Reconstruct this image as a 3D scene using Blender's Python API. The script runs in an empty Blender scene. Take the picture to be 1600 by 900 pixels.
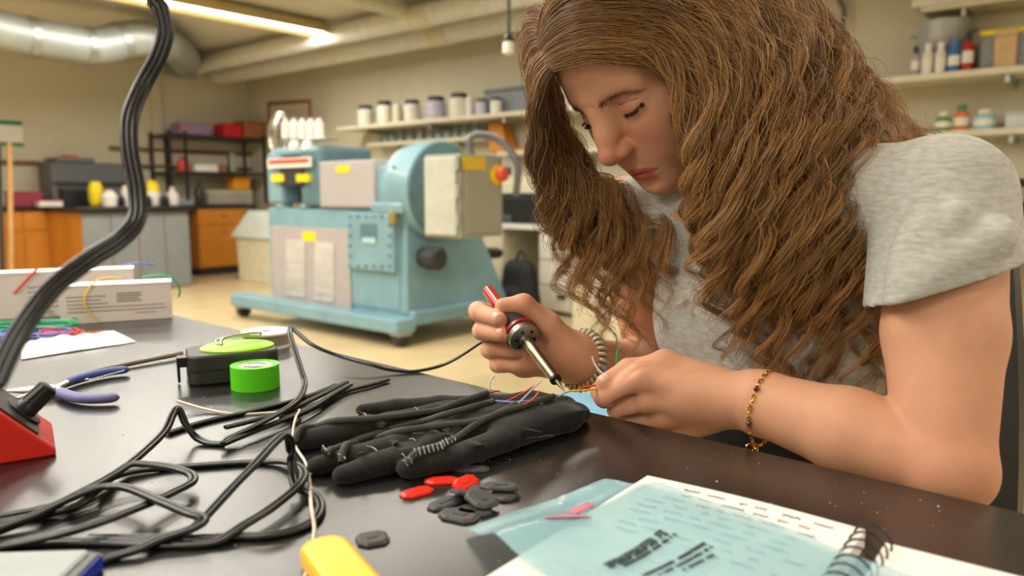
import bpy, math, random
import numpy as np
from mathutils import Vector, Matrix
random.seed(7); RNG = np.random.default_rng(11)
SC = bpy.context.scene
COL = SC.collection

# ------------------------------------------------------------------ camera
FPX, PITCH, CAMZ = 1180.0, math.atan(147 / 1180.0), 1.05
cam_d = bpy.data.cameras.new('camera')
cam = bpy.data.objects.new('camera', cam_d)
COL.objects.link(cam)
cam.location = (0, 0, CAMZ)
cam.rotation_euler = (math.pi / 2 - PITCH, 0, 0)
cam_d.sensor_width = 36.0
cam_d.lens = 36.0 * FPX / 1600.0
cam_d.clip_start = 0.02
cam_d.dof.use_dof = True
cam_d.dof.focus_distance = 0.76
cam_d.dof.aperture_fstop = 4.8
SC.camera = cam

# ------------------------------------------------------------------ world, exposure
SC.view_settings.view_transform = 'Standard'
SC.view_settings.look = 'None'
SC.view_settings.gamma = 1.0
SC.view_settings.use_curve_mapping = False
SC.view_settings.exposure = -0.30
w = bpy.data.worlds.new('world'); SC.world = w
w.use_nodes = True
w.node_tree.nodes['Background'].inputs['Color'].default_value = (0.9, 0.95, 1.0, 1)
w.node_tree.nodes['Background'].inputs['Strength'].default_value = 0.3

# ------------------------------------------------------------------ pixel <-> place helpers (frame 1600 x 900)
_cp, _sp = math.cos(PITCH), math.sin(PITCH)
def ray(x, y):
    a, b = (x - 800) / FPX, -(y - 450) / FPX
    return np.array([a, _cp + b * _sp, -_sp + b * _cp])
O3 = np.array([0, 0, CAMZ])
def atd(x, y, d): return O3 + ray(x, y) * d
def atz(x, y, z):
    r = ray(x, y); return O3 + r * ((z - CAMZ) / r[2])
def atpl(x, y, n, D):
    r = ray(x, y); n = np.array(n, float); return O3 + r * ((D - n[2] * CAMZ) / (n @ r))
ROOM_A = math.radians(-40.0)          # room frame: X right along the back wall, Y into the back wall
RXV = np.array([math.cos(ROOM_A), math.sin(ROOM_A), 0]); RYV = np.array([-math.sin(ROOM_A), math.cos(ROOM_A), 0])
def toR(p): p = np.asarray(p, float); return np.array([p @ RXV, p @ RYV, p[2]])
def fromR(x, y, z): return RXV * x + RYV * y + np.array([0, 0, z])
LW, BW, RW, FW, CEIL = -9.87, 5.95, 4.2, -4.5, 2.8   # room planes in the room frame
def onL(x, y, off=0.0): return toR(atpl(x, y, RXV, LW + off))     # pixel -> room coordinates on a plane beside the left wall
def onB(x, y, off=0.0): return toR(atpl(x, y, RYV, BW - off))
TAB_A = math.radians(-41.6)
TXV = np.array([math.cos(TAB_A), math.sin(TAB_A), 0]); TYV = np.array([-math.sin(TAB_A), math.cos(TAB_A), 0])
TZ = 0.825
def tab(x, y, h=0.0): return atz(x, y, TZ + h)

# ------------------------------------------------------------------ materials
_mats = {}
def mat(name, col, rough=0.5, metal=0.0, spec=0.5, var=0.08, scale=12.0, bump=0.0, bscale=60.0, emit=None, es=0.0, trans=0.0, alpha=1.0,
        coat=0.0, sheen=0.0, sss=0.0, sssr=(1, .35, .2), col2=None, ior=1.45, aniso=0.0, stretch=None, detail=3.0, bdist=0.002):
    if name in _mats: return _mats[name]
    m = bpy.data.materials.new(name); m.use_nodes = True
    nt = m.node_tree; N = nt.nodes; L = nt.links
    b = N['Principled BSDF']
    tc = N.new('ShaderNodeTexCoord'); mp = N.new('ShaderNodeMapping')
    L.new(tc.outputs['Object'], mp.inputs['Vector'])
    if stretch: mp.inputs['Scale'].default_value = stretch
    nz = N.new('ShaderNodeTexNoise'); nz.inputs['Scale'].default_value = scale; nz.inputs['Detail'].default_value = detail
    L.new(mp.outputs['Vector'], nz.inputs['Vector'])
    rp = N.new('ShaderNodeValToRGB')
    c = np.array(col[:3]); c2 = np.array(col2[:3]) if col2 else np.clip(c * (1 + var), 0, 1)
    c1 = c if col2 else c * (1 - var)
    rp.color_ramp.elements[0].position = 0.3; rp.color_ramp.elements[1].position = 0.7
    rp.color_ramp.elements[0].color = (*c1, 1); rp.color_ramp.elements[1].color = (*c2, 1)
    L.new(nz.outputs['Fac'], rp.inputs['Fac']); L.new(rp.outputs['Color'], b.inputs['Base Color'])
    b.inputs['Roughness'].default_value = rough; b.inputs['Metallic'].default_value = metal
    b.inputs['Specular IOR Level'].default_value = spec; b.inputs['IOR'].default_value = ior
    b.inputs['Transmission Weight'].default_value = trans; b.inputs['Alpha'].default_value = alpha
    b.inputs['Coat Weight'].default_value = coat; b.inputs['Sheen Weight'].default_value = sheen
    b.inputs['Anisotropic'].default_value = aniso
    if sss:
        b.inputs['Subsurface Weight'].default_value = sss; b.inputs['Subsurface Radius'].default_value = sssr
        b.inputs['Subsurface Scale'].default_value = 0.006
    if emit: b.inputs['Emission Color'].default_value = (*emit, 1); b.inputs['Emission Strength'].default_value = es
    if bump:
        n2 = N.new('ShaderNodeTexNoise'); n2.inputs['Scale'].default_value = bscale; n2.inputs['Detail'].default_value = 4
        L.new(mp.outputs['Vector'], n2.inputs['Vector'])
        bp = N.new('ShaderNodeBump'); bp.inputs['Strength'].default_value = bump; bp.inputs['Distance'].default_value = bdist
        L.new(n2.outputs['Fac'], bp.inputs['Height']); L.new(bp.outputs['Normal'], b.inputs['Normal'])
    _mats[name] = m
    return m
def srgb(r, g, b):
    f = lambda c: ((c / 255 + 0.055) / 1.055) ** 2.4 if c > 10 else c / 255 / 12.92
    return (f(r), f(g), f(b))

# ------------------------------------------------------------------ mesh builder
def frame_from(d, up=(0, 0, 1)):
    d = np.array(d, float); d /= max(np.linalg.norm(d), 1e-9)
    up = np.array(up, float)
    if abs(d @ up) > 0.97: up = np.array([1., 0, 0]) if abs(d[0]) < 0.9 else np.array([0, 1., 0])
    x = np.cross(up, d); x /= np.linalg.norm(x); y = np.cross(d, x)
    return x, y, d
def smooth_path(pts, n=12, closed=False):
    """Catmull-Rom through points"""
    P = np.array(pts, float); out = []; m = len(P)
    if m < 3 and not closed: 
        return np.array([P[0] + (P[-1] - P[0]) * t for t in np.linspace(0, 1, n + 1)])
    rng = range(m) if closed else range(m - 1)
    for i in rng:
        p1, p2 = P[i], P[(i + 1) % m]
        p0 = P[(i - 1) % m] if (closed or i > 0) else 2 * p1 - p2
        p3 = P[(i + 2) % m] if (closed or i + 2 < m) else 2 * p2 - p1
        for k in range(n):
            t = k / n
            out.append(0.5 * ((2 * p1) + (-p0 + p2) * t + (2 * p0 - 5 * p1 + 4 * p2 - p3) * t * t + (-p0 + 3 * p1 - 3 * p2 + p3) * t ** 3))
    if not closed: out.append(P[-1])
    return np.array(out)
class MB:
    def __init__(s): s.V = []; s.F = []
    def add(s, V, F):
        o = len(s.V); s.V.extend([tuple(v) for v in V]); s.F.extend([tuple(i + o for i in f) for f in F]); return s
    def box(s, c, size, rz=0.0, taper=1.0, M=None):
        x, y, z = [a / 2 for a in size]; ca, sa = math.cos(rz), math.sin(rz); V = []
        for k in (-1, 1):
            t = taper if k > 0 else 1.0
            for (i, j) in ((-1, -1), (1, -1), (1, 1), (-1, 1)):
                px, py, pz = i * x * t, j * y * t, k * z
                V.append((c[0] + px * ca - py * sa, c[1] + px * sa + py * ca, c[2] + pz))
        if M is not None: V = [tuple(M @ Vector(v)) for v in V]
        return s.add(V, [(3, 2, 1, 0), (4, 5, 6, 7), (0, 1, 5, 4), (1, 2, 6, 5), (2, 3, 7, 6), (3, 0, 4, 7)])
    def b2(s, p, q):   # box by two corners
        p = np.array(p, float); q = np.array(q, float)
        return s.box((p + q) / 2, np.abs(q - p))
    def cyl(s, p0, p1, r0, r1=None, n=16, caps=True):
        r1 = r0 if r1 is None else r1; p0 = np.array(p0, float); p1 = np.array(p1, float)
        x, y, d = frame_from(p1 - p0); V = []; F = []
        for p, r in ((p0, r0), (p1, r1)):
            for i in range(n):
                a = 2 * math.pi * i / n; V.append(p + r * (x * math.cos(a) + y * math.sin(a)))
        for i in range(n): F.append((i, (i + 1) % n, n + (i + 1) % n, n + i))
        if caps: F.append(tuple(range(n - 1, -1, -1))); F.append(tuple(range(n, 2 * n)))
        return s.add(V, F)
    def lathe(s, prof, p0=(0, 0, 0), axis=(0, 0, 1), n=24, cap=True):
        """prof: (radius, height) list along the axis"""
        x, y, d = frame_from(axis); p0 = np.array(p0, float); V = []; F = []; m = len(prof)
        for r, h in prof:
            for i in range(n):
                a = 2 * math.pi * i / n; V.append(p0 + d * h + max(r, 1e-5) * (x * math.cos(a) + y * math.sin(a)))
        for j in range(m - 1):
            for i in range(n): F.append((j * n + i, j * n + (i + 1) % n, (j + 1) * n + (i + 1) % n, (j + 1) * n + i))
        if cap: F.append(tuple(range(n - 1, -1, -1))); F.append(tuple(range((m - 1) * n, m * n)))
        return s.add(V, F)
    def tube(s, pts, r, n=8, closed=False, up=None, sx=1.0, sy=1.0, caps=True):
        """swept tube; r scalar or list; sx/sy flatten the section in the transported frame"""
        P = np.array(pts, float); m = len(P); R = np.broadcast_to(np.array(r, float), (m,)) if np.ndim(r) < 1 or len(np.atleast_1d(r)) == m else np.full(m, r)
        T = np.gradient(P, axis=0)
        if closed: T = np.roll(P, -1, 0) - np.roll(P, 1, 0)
        T /= np.maximum(np.linalg.norm(T, axis=1, keepdims=True), 1e-9)
        x, y, _ = frame_from(T[0], up if up is not None else (0, 0, 1)); V = []; F = []
        for k in range(m):
            if up is not None:
                x, y, _ = frame_from(T[k], up)
            else:
                x = x - T[k] * (x @ T[k]); x /= max(np.linalg.norm(x), 1e-9); y = np.cross(T[k], x)
            for i in range(n):
                a = 2 * math.pi * i / n; V.append(P[k] + R[k] * (sx * x * math.cos(a) + sy * y * math.sin(a)))
        for j in range(m if closed else m - 1):
            j2 = (j + 1) % m
            for i in range(n): F.append((j * n + i, j * n + (i + 1) % n, j2 * n + (i + 1) % n, j2 * n + i))
        if caps and not closed: F.append(tuple(range(n - 1, -1, -1))); F.append(tuple(range((m - 1) * n, m * n)))
        return s.add(V, F)
    def ball(s, c, r, n=12, m=8, M=None):
        r = np.broadcast_to(np.array(r, float), (3,)); c = np.array(c, float); V = [c + r * (0, 0, 1)]; F = []
        for j in range(1, m):
            th = math.pi * j / m
            for i in range(n):
                a = 2 * math.pi * i / n; V.append(c + r * (math.sin(th) * math.cos(a), math.sin(th) * math.sin(a), math.cos(th)))
        V.append(c - r * (0, 0, 1)); e = len(V) - 1
        for i in range(n):
            F.append((0, 1 + i, 1 + (i + 1) % n)); F.append((e, 1 + (m - 2) * n + (i + 1) % n, 1 + (m - 2) * n + i))
            for j in range(m - 2): F.append((1 + j * n + i, 1 + (j + 1) * n + i, 1 + (j + 1) * n + (i + 1) % n, 1 + j * n + (i + 1) % n))
        if M is not None: V = [tuple(M @ Vector(v)) for v in V]
        return s.add(V, F)
    def prism(s, poly, z0, z1, M=None, inset=0.0):
        """extrude a polygon (x, y) between two heights; optional inset of the top"""
        n = len(poly); P = np.array(poly, float); c = P.mean(0)
        Pt = c + (P - c) * (1 - inset)
        V = [(x, y, z0) for x, y in P] + [(x, y, z1) for x, y in Pt]
        if M is not None: V = [tuple(M @ Vector(v)) for v in V]
        return s.add(V, [tuple(range(n - 1, -1, -1)), tuple(range(n, 2 * n))] + [(i, (i + 1) % n, n + (i + 1) % n, n + i) for i in range(n)])
    def build(s, name, m, parent=None, smooth=None, bevel=0.0, seg=2, loc=None, rz=0.0, recalc=True, subsurf=0):
        me = bpy.data.meshes.new(name); me.from_pydata([tuple(map(float, v)) for v in s.V], [], s.F); me.update()
        o = bpy.data.objects.new(name, me); COL.objects.link(o)
        if m is not None: me.materials.append(m if not isinstance(m, str) else _mats[m])
        if parent is not None: o.parent = parent
        if loc is not None: o.location = tuple(map(float, loc)); o.rotation_euler = (0, 0, rz)
        if smooth is not None:
            me.shade_smooth()
            if smooth < 180: me.set_sharp_from_angle(angle=math.radians(smooth))
        if bevel:
            b = o.modifiers.new('bevel', 'BEVEL'); b.width = bevel; b.segments = seg; b.limit_method = 'ANGLE'; b.angle_limit = math.radians(40)
        if subsurf:
            b = o.modifiers.new('subdiv', 'SUBSURF'); b.levels = subsurf; b.render_levels = subsurf
        return o
def tag(o, label=None, cat=None, group=None, kind=None):
    if label: o['label'] = label
    if cat: o['category'] = cat
    if group: o['group'] = group
    if kind: o['kind'] = kind
    return o
def thing(name, label, cat, loc=(0, 0, 0), rz=0.0, group=None):
    o = bpy.data.objects.new(name, None); COL.objects.link(o); o.empty_display_size = 0.1
    o.location = tuple(map(float, loc)); o.rotation_euler = (0, 0, rz)
    return tag(o, label, cat, group)
def rrect(w, d, r, n=5):
    """rounded rectangle outline centred on the origin"""
    out = []
    for cx, cy, a0 in ((w / 2 - r, d / 2 - r, 0), (-w / 2 + r, d / 2 - r, 90), (-w / 2 + r, -d / 2 + r, 180), (w / 2 - r, -d / 2 + r, 270)):
        for k in range(n + 1):
            a = math.radians(a0 + 90 * k / n); out.append((cx + r * math.cos(a), cy + r * math.sin(a)))
    return out
def copy_tree(o, parent=None):
    c = o.copy(); COL.objects.link(c); c.parent = parent
    for ch in [k for k in o.children]: copy_tree(ch, c)
    return c
# ------------------------------------------------------------------ lamps of the room and added ones (their fixtures are built with them)
M_TUBE = mat('lamp_tube', (1, .95, .8), emit=(1.0, 0.93, 0.78), es=9.0, var=0.0)
M_FIXT = mat('fixture_enamel', srgb(225, 205, 150), rough=.4)
def light_fixture(rx, ry0, ry1, z=2.66, watts=60, label=''):
    """a hanging strip fixture running along the room's Y with a real lamp under it"""
    c = fromR(rx, (ry0 + ry1) / 2, z); Ln = ry1 - ry0
    t = thing('ceiling_light', label, 'ceiling light', c, ROOM_A, 'fluorescent ceiling lights')
    m = MB(); prof = [(-.17, 0.0), (-.07, .12), (.07, .12), (.17, 0.0), (.155, 0.0), (.06, .105), (-.06, .105), (-.155, 0.0)]
    V = [(x, -Ln / 2, zz) for x, zz in prof] + [(x, Ln / 2, zz) for x, zz in prof]; n = len(prof)
    m.add(V, [(i, (i + 1) % n, n + (i + 1) % n, n + i) for i in range(n)] + [tuple(range(n)), tuple(range(2 * n - 1, n - 1, -1))])
    m.build('reflector', M_FIXT, t)
    for sx in (-.05, .05):
        MB().cyl((sx, -Ln / 2 + .03, .04), (sx, Ln / 2 - .03, .04), .02, n=10).build('tube', M_TUBE, t, smooth=40)
    for sy in (-Ln * .35, Ln * .35):
        MB().cyl((0, sy, .12), (0, sy, CEIL - z + .002), .008, n=6).build('hanger', 'fixture_enamel', t)
    ld = bpy.data.lights.new('fluorescent_light', 'AREA'); ld.shape = 'RECTANGLE'; ld.size = 0.26; ld.size_y = Ln; ld.energy = watts
    ld.color = (1.0, 0.975, 0.92)
    lo = bpy.data.objects.new('fluorescent_light', ld); COL.objects.link(lo); lo.parent = t; lo.location = (0, 0, -.01)
    return t
LAMPS = [(-6.63, 2.45, 4.9, 85, 'lit strip light hanging nearest the silver duct'),
         (-6.63, -1.2, 2.35, 95, 'strip light near the wall with the silver duct, out over the floor'),
         (-5.0, -1.2, 2.9, 85, 'strip light over the floor left of the black work table'),  # row added out of view to brighten the reflection on the table top
         (-3.4, 2.45, 4.9, 48, 'strip light hanging above the blue machine'),
         (-3.4, -1.2, 2.35, 85, 'strip light over the open floor beside the black work table'),
         (0.9, 1.6, 4.0, 40, 'strip light hanging between black work table and wall shelves'),
         (-1.75, -1.6, 1.0, 85, 'strip light hanging over the black work table'),
         (-0.3, -4.0, -1.6, 85, 'strip light over the floor on the near side of the work table'),  # added behind the camera to light the face from the front
         (2.7, 2.45, 4.9, 55, 'strip light above the shelves with the big grey pot'),
         (2.7, -1.2, 1.25, 40, 'strip light behind the seated person')]
for rx, a, b, wt, lb in LAMPS: light_fixture(rx, a, b, label=lb, watts=wt)

# ------------------------------------------------------------------ shell
M_WALL = mat('wall_paint', srgb(204, 196, 172), rough=.85, var=.03, scale=1.5, bump=.15, bscale=40)
M_CEIL = mat('ceiling_paint', srgb(206, 200, 184), rough=.9, var=.06, scale=2)
M_FLOOR = mat('floor_tile', srgb(196, 176, 136), rough=.35, var=.08, scale=3)
def slab(name, x0, y0, z0, x1, y1, z1, m):
    o = MB().b2((x0, y0, z0), (x1, y1, z1)).build(name, m, loc=(0, 0, 0), rz=ROOM_A); o['kind'] = 'structure'; return o
slab('floor', LW - .2, FW - .2, -.1, RW + .2, BW + .2, 0, M_FLOOR)
slab('ceiling', LW - .2, FW - .2, CEIL, RW + .2, BW + .2, CEIL + .1, M_CEIL)
slab('wall_left', LW - .2, FW - .2, 0, LW, BW, CEIL, M_WALL)
slab('wall_back', LW - .2, BW, 0, RW + .2, BW + .2, CEIL, M_WALL)
slab('wall_right', RW, FW - .2, 0, RW + .2, BW, CEIL, M_WALL)
slab('wall_front', LW, FW - .2, 0, RW, FW, CEIL, M_WALL)
slab('wall_top_band', LW, BW - .03, 2.68, RW, BW, CEIL, mat('band_brown', srgb(160, 140, 100), rough=.7))  # brown band along the top of the back wall
M_BASE = mat('baseboard_vinyl', srgb(70, 60, 50), rough=.5)
slab('baseboard_back', LW, BW - .012, 0, RW, BW, .1, M_BASE)
slab('baseboard_left', LW, FW, 0, LW + .012, BW - .012, .1, M_BASE)
# ------------------------------------------------------------------ the black work table
M_TAB = mat('epoxy_black', srgb(28, 28, 28), rough=.27, spec=1.0, var=.25, scale=5, bump=.06, bscale=220, bdist=.0006)
TX0, TX1, TY0, TY1 = -1.86, 1.15, -.62, .626
tc = TXV * (TX0 + TX1) / 2 + TYV * (TY0 + TY1) / 2
table = thing('work_table', 'large black epoxy-topped work table strewn with cords and tools', 'table', (tc[0], tc[1], 0), TAB_A)
hw, hd = (TX1 - TX0) / 2, (TY1 - TY0) / 2
MB().box((0, 0, TZ - .016), (2 * hw, 2 * hd, .032)).build('table_top', M_TAB, table, bevel=.002)
M_STEEL = mat('table_steel', srgb(120, 120, 118), rough=.4, metal=.6)
for sx in (-1, 1):
    for sy in (-1, 1):
        MB().box((sx * (hw - .08), sy * (hd - .08), (TZ - .032) / 2), (.05, .05, TZ - .032)).build('leg', M_STEEL, table, bevel=.004)
    MB().box((sx * (hw - .08), 0, TZ - .072), (.03, 2 * hd - .21, .07)).build('apron', M_STEEL, table)
for sy in (-1, 1): MB().box((0, sy * (hd - .08), TZ - .072), (2 * hw - .21, .03, .07)).build('apron', M_STEEL, table)
# ------------------------------------------------------------------ signed-distance modelling for soft bodies
import openvdb
class SDF:
    def __init__(s, lo, hi, h):
        s.lo = np.array(lo, np.float32); s.h = float(h)
        s.n = np.ceil((np.array(hi) - np.array(lo)) / h).astype(int) + 1
        s.a = np.full(s.n, 0.05, np.float32)
    def sub(s, lo, hi, pad):
        i0 = np.clip(np.floor((np.minimum(lo, hi) - pad - s.lo) / s.h).astype(int), 0, s.n); i1 = np.clip(np.ceil((np.maximum(lo, hi) + pad - s.lo) / s.h).astype(int) + 1, 0, s.n)
        if np.any(i1 <= i0): return None, None
        ax = [(s.lo[k] + s.h * np.arange(i0[k], i1[k])).astype(np.float32) for k in range(3)]
        return tuple(slice(i0[k], i1[k]) for k in range(3)), (ax[0][:, None, None], ax[1][None, :, None], ax[2][None, None, :])
    def mix(s, sl, d, k, op):
        a = s.a[sl]
        if op == 'u':
            if k > 0: hh = np.clip(.5 + .5 * (a - d) / k, 0, 1); s.a[sl] = a + (d - a) * hh - k * hh * (1 - hh)
            else: s.a[sl] = np.minimum(a, d)
        else:
            if k > 0: hh = np.clip(.5 - .5 * (a + d) / k, 0, 1); s.a[sl] = a + (-d - a) * hh + k * hh * (1 - hh)
            else: s.a[sl] = np.maximum(a, -d)
    def ell(s, c, r, k=.004, op='u', R=None):
        """ellipsoid; R columns = its axes"""
        c = np.array(c, float); r = np.broadcast_to(np.array(r, float), (3,)); m = np.full(3, r.max())
        sl, g = s.sub(c - m, c + m, k + 3 * s.h + .006)
        if sl is None: return s
        x, y, z = g[0] - c[0], g[1] - c[1], g[2] - c[2]
        if R is not None:
            R = np.array(R, np.float32); x, y, z = (R[0, i] * x + R[1, i] * y + R[2, i] * z for i in range(3))
        k0 = np.sqrt((x / r[0]) ** 2 + (y / r[1]) ** 2 + (z / r[2]) ** 2); k1 = np.sqrt((x / r[0] ** 2) ** 2 + (y / r[1] ** 2) ** 2 + (z / r[2] ** 2) ** 2)
        s.mix(sl, (k0 * (k0 - 1) / np.maximum(k1, 1e-6)).astype(np.float32), k, op); return s
    def cone(s, p, q, r0, r1=None, k=.004, op='u', flat=None):
        """round cone; flat = (axis, factor) squeezes the section along an axis"""
        r1 = r0 if r1 is None else r1
        p = np.array(p, float); q = np.array(q, float); m = max(r0, r1)
        sl, g = s.sub(np.minimum(p, q) - m, np.maximum(p, q) + m, k + 3 * s.h + .006)
        if sl is None: return s
        d = q - p; L2 = max(float(d @ d), 1e-12)
        x, y, z = g[0] - p[0], g[1] - p[1], g[2] - p[2]
        t = np.clip((x * d[0] + y * d[1] + z * d[2]) / L2, 0, 1)
        x, y, z = x - t * d[0], y - t * d[1], z - t * d[2]
        if flat is not None:
            ax, fac = np.array(flat[0], float), flat[1]; ax = ax / np.linalg.norm(ax)
            w = (x * ax[0] + y * ax[1] + z * ax[2]) * (1 / fac - 1); x, y, z = x + w * ax[0], y + w * ax[1], z + w * ax[2]
        s.mix(sl, (np.sqrt(x * x + y * y + z * z) - (r0 + t * (r1 - r0))).astype(np.float32), k, op); return s
    def chain(s, P, R, k=.004, flat=None):
        for i in range(len(P) - 1): s.cone(P[i], P[i + 1], R[i], R[i + 1], k, flat=flat)
        return s
    def cut(s, p, n, k=0.0):
        """remove the side of a plane the normal points to"""
        g = [(s.lo[i] + s.h * np.arange(s.n[i])).astype(np.float32) for i in range(3)]
        d = (g[0][:, None, None] - p[0]) * n[0] + (g[1][None, :, None] - p[1]) * n[1] + (g[2][None, None, :] - p[2]) * n[2]
        s.mix((slice(None),) * 3, (-d).astype(np.float32), k, 's'); return s
    def mesh(s, adapt=0.0):
        g = openvdb.FloatGrid(0.05); g.copyFromArray(np.ascontiguousarray(s.a, dtype=np.float32))
        pts, tris, quads = g.convertToPolygons(isovalue=0.0, adaptivity=adapt)
        return np.asarray(pts, float) * s.h + s.lo, np.asarray(tris), np.asarray(quads)
def join_meshes(parts):
    V = []; T = []; Q = []; o = 0
    for v, t, q in parts:
        V.append(v)
        if len(t): T.append(t + o)
        if len(q): Q.append(q + o)
        o += len(v)
    return np.concatenate(V), (np.concatenate(T) if T else np.zeros((0, 3), int)), (np.concatenate(Q) if Q else np.zeros((0, 4), int))
def np_mesh(name, V, T, Q, m, parent=None, smooth=True, flip=False, colors=None):
    me = bpy.data.meshes.new(name); nt, nq = len(T), len(Q)
    if flip: T = T[:, ::-1]; Q = Q[:, ::-1]
    me.vertices.add(len(V)); me.vertices.foreach_set('co', np.asarray(V, np.float32).ravel())
    li = np.concatenate([np.asarray(T, np.int32).ravel(), np.asarray(Q, np.int32).ravel()]); me.loops.add(len(li)); me.loops.foreach_set('vertex_index', li)
    me.polygons.add(nt + nq); ls = np.concatenate([np.arange(nt) * 3, nt * 3 + np.arange(nq) * 4]).astype(np.int32)
    me.polygons.foreach_set('loop_start', ls)
    me.update(calc_edges=True); me.validate()
    if smooth: me.shade_smooth()
    if colors is not None:
        ca = me.color_attributes.new('tint', 'FLOAT_COLOR', 'POINT'); ca.data.foreach_set('color', np.c_[colors, np.ones(len(V))].astype(np.float32).ravel())
    me.materials.append(m)
    o = bpy.data.objects.new(name, me); COL.objects.link(o)
    if parent is not None: o.parent = parent
    return o
def nrm(v): v = np.array(v, float); return v / np.linalg.norm(v)

# ------------------------------------------------------------------ the person: pose
def _head_axes(yaw, pitch, roll):
    y, p, r = map(math.radians, (yaw, pitch, roll)); c, n = math.cos, math.sin
    Rz = np.array([[c(y), -n(y), 0], [n(y), c(y), 0], [0, 0, 1]]); Rx = np.array([[1, 0, 0], [0, c(p), -n(p)], [0, n(p), c(p)]]); Ry = np.array([[c(r), 0, n(r)], [0, 1, 0], [-n(r), 0, c(r)]])
    return Rz @ np.diag([-1., -1., 1.]) @ Rx @ Ry
HR = _head_axes(-53, -43, 8)          # columns: her right, forward, up
HT = np.array([0.1460, 0.8440, 1.1885])
def hd(x, y, z): return HT + HR @ np.array([x, y, z])
SL, EL, WL = atd(1474, 305, .69), atd(1474, 722, .610), atd(1172, 624, .725)
SR, ER, WR = atd(985, 335, .94), atd(1035, 590, 1.0), atd(905, 562, .865)
NB = (SL + SR) / 2 + np.array([.02, .03, .035])
PEL = (SL + SR) / 2 + np.array([.10, .12, -.50])
person = thing('person', 'person with long wavy brown hair, grey t-shirt, soldering at the table', 'person', (PEL[0], PEL[1], 0))
PO = np.array([PEL[0], PEL[1], 0])
M_SKIN = None
def skin_material():
    m = mat('skin', srgb(222, 170, 140), rough=.55, spec=.28, var=.05, scale=60, bump=.10, bscale=900, bdist=.0003, sss=.25)
    nt = m.node_tree; b = nt.nodes['Principled BSDF']; rp = [n for n in nt.nodes if n.type == 'VALTORGB'][0]
    at = nt.nodes.new('ShaderNodeVertexColor'); at.layer_name = 'tint'
    mx = nt.nodes.new('ShaderNodeMix'); mx.data_type = 'RGBA'; mx.blend_type = 'MULTIPLY'; mx.inputs[0].default_value = 1.0
    rp.color_ramp.elements[0].color = (.93, .93, .93, 1); rp.color_ramp.elements[1].color = (1, 1, 1, 1)
    nt.links.new(rp.outputs['Color'], mx.inputs[6]); nt.links.new(at.outputs['Color'], mx.inputs[7]); nt.links.new(mx.outputs[2], b.inputs['Base Color'])
    return m
M_SKIN = skin_material()
SKIN = np.array(srgb(210, 157, 126)); PINK = np.array(srgb(206, 126, 106)); LIP = np.array(srgb(192, 96, 92)); KNUCK = np.array(srgb(206, 128, 104))

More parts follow.
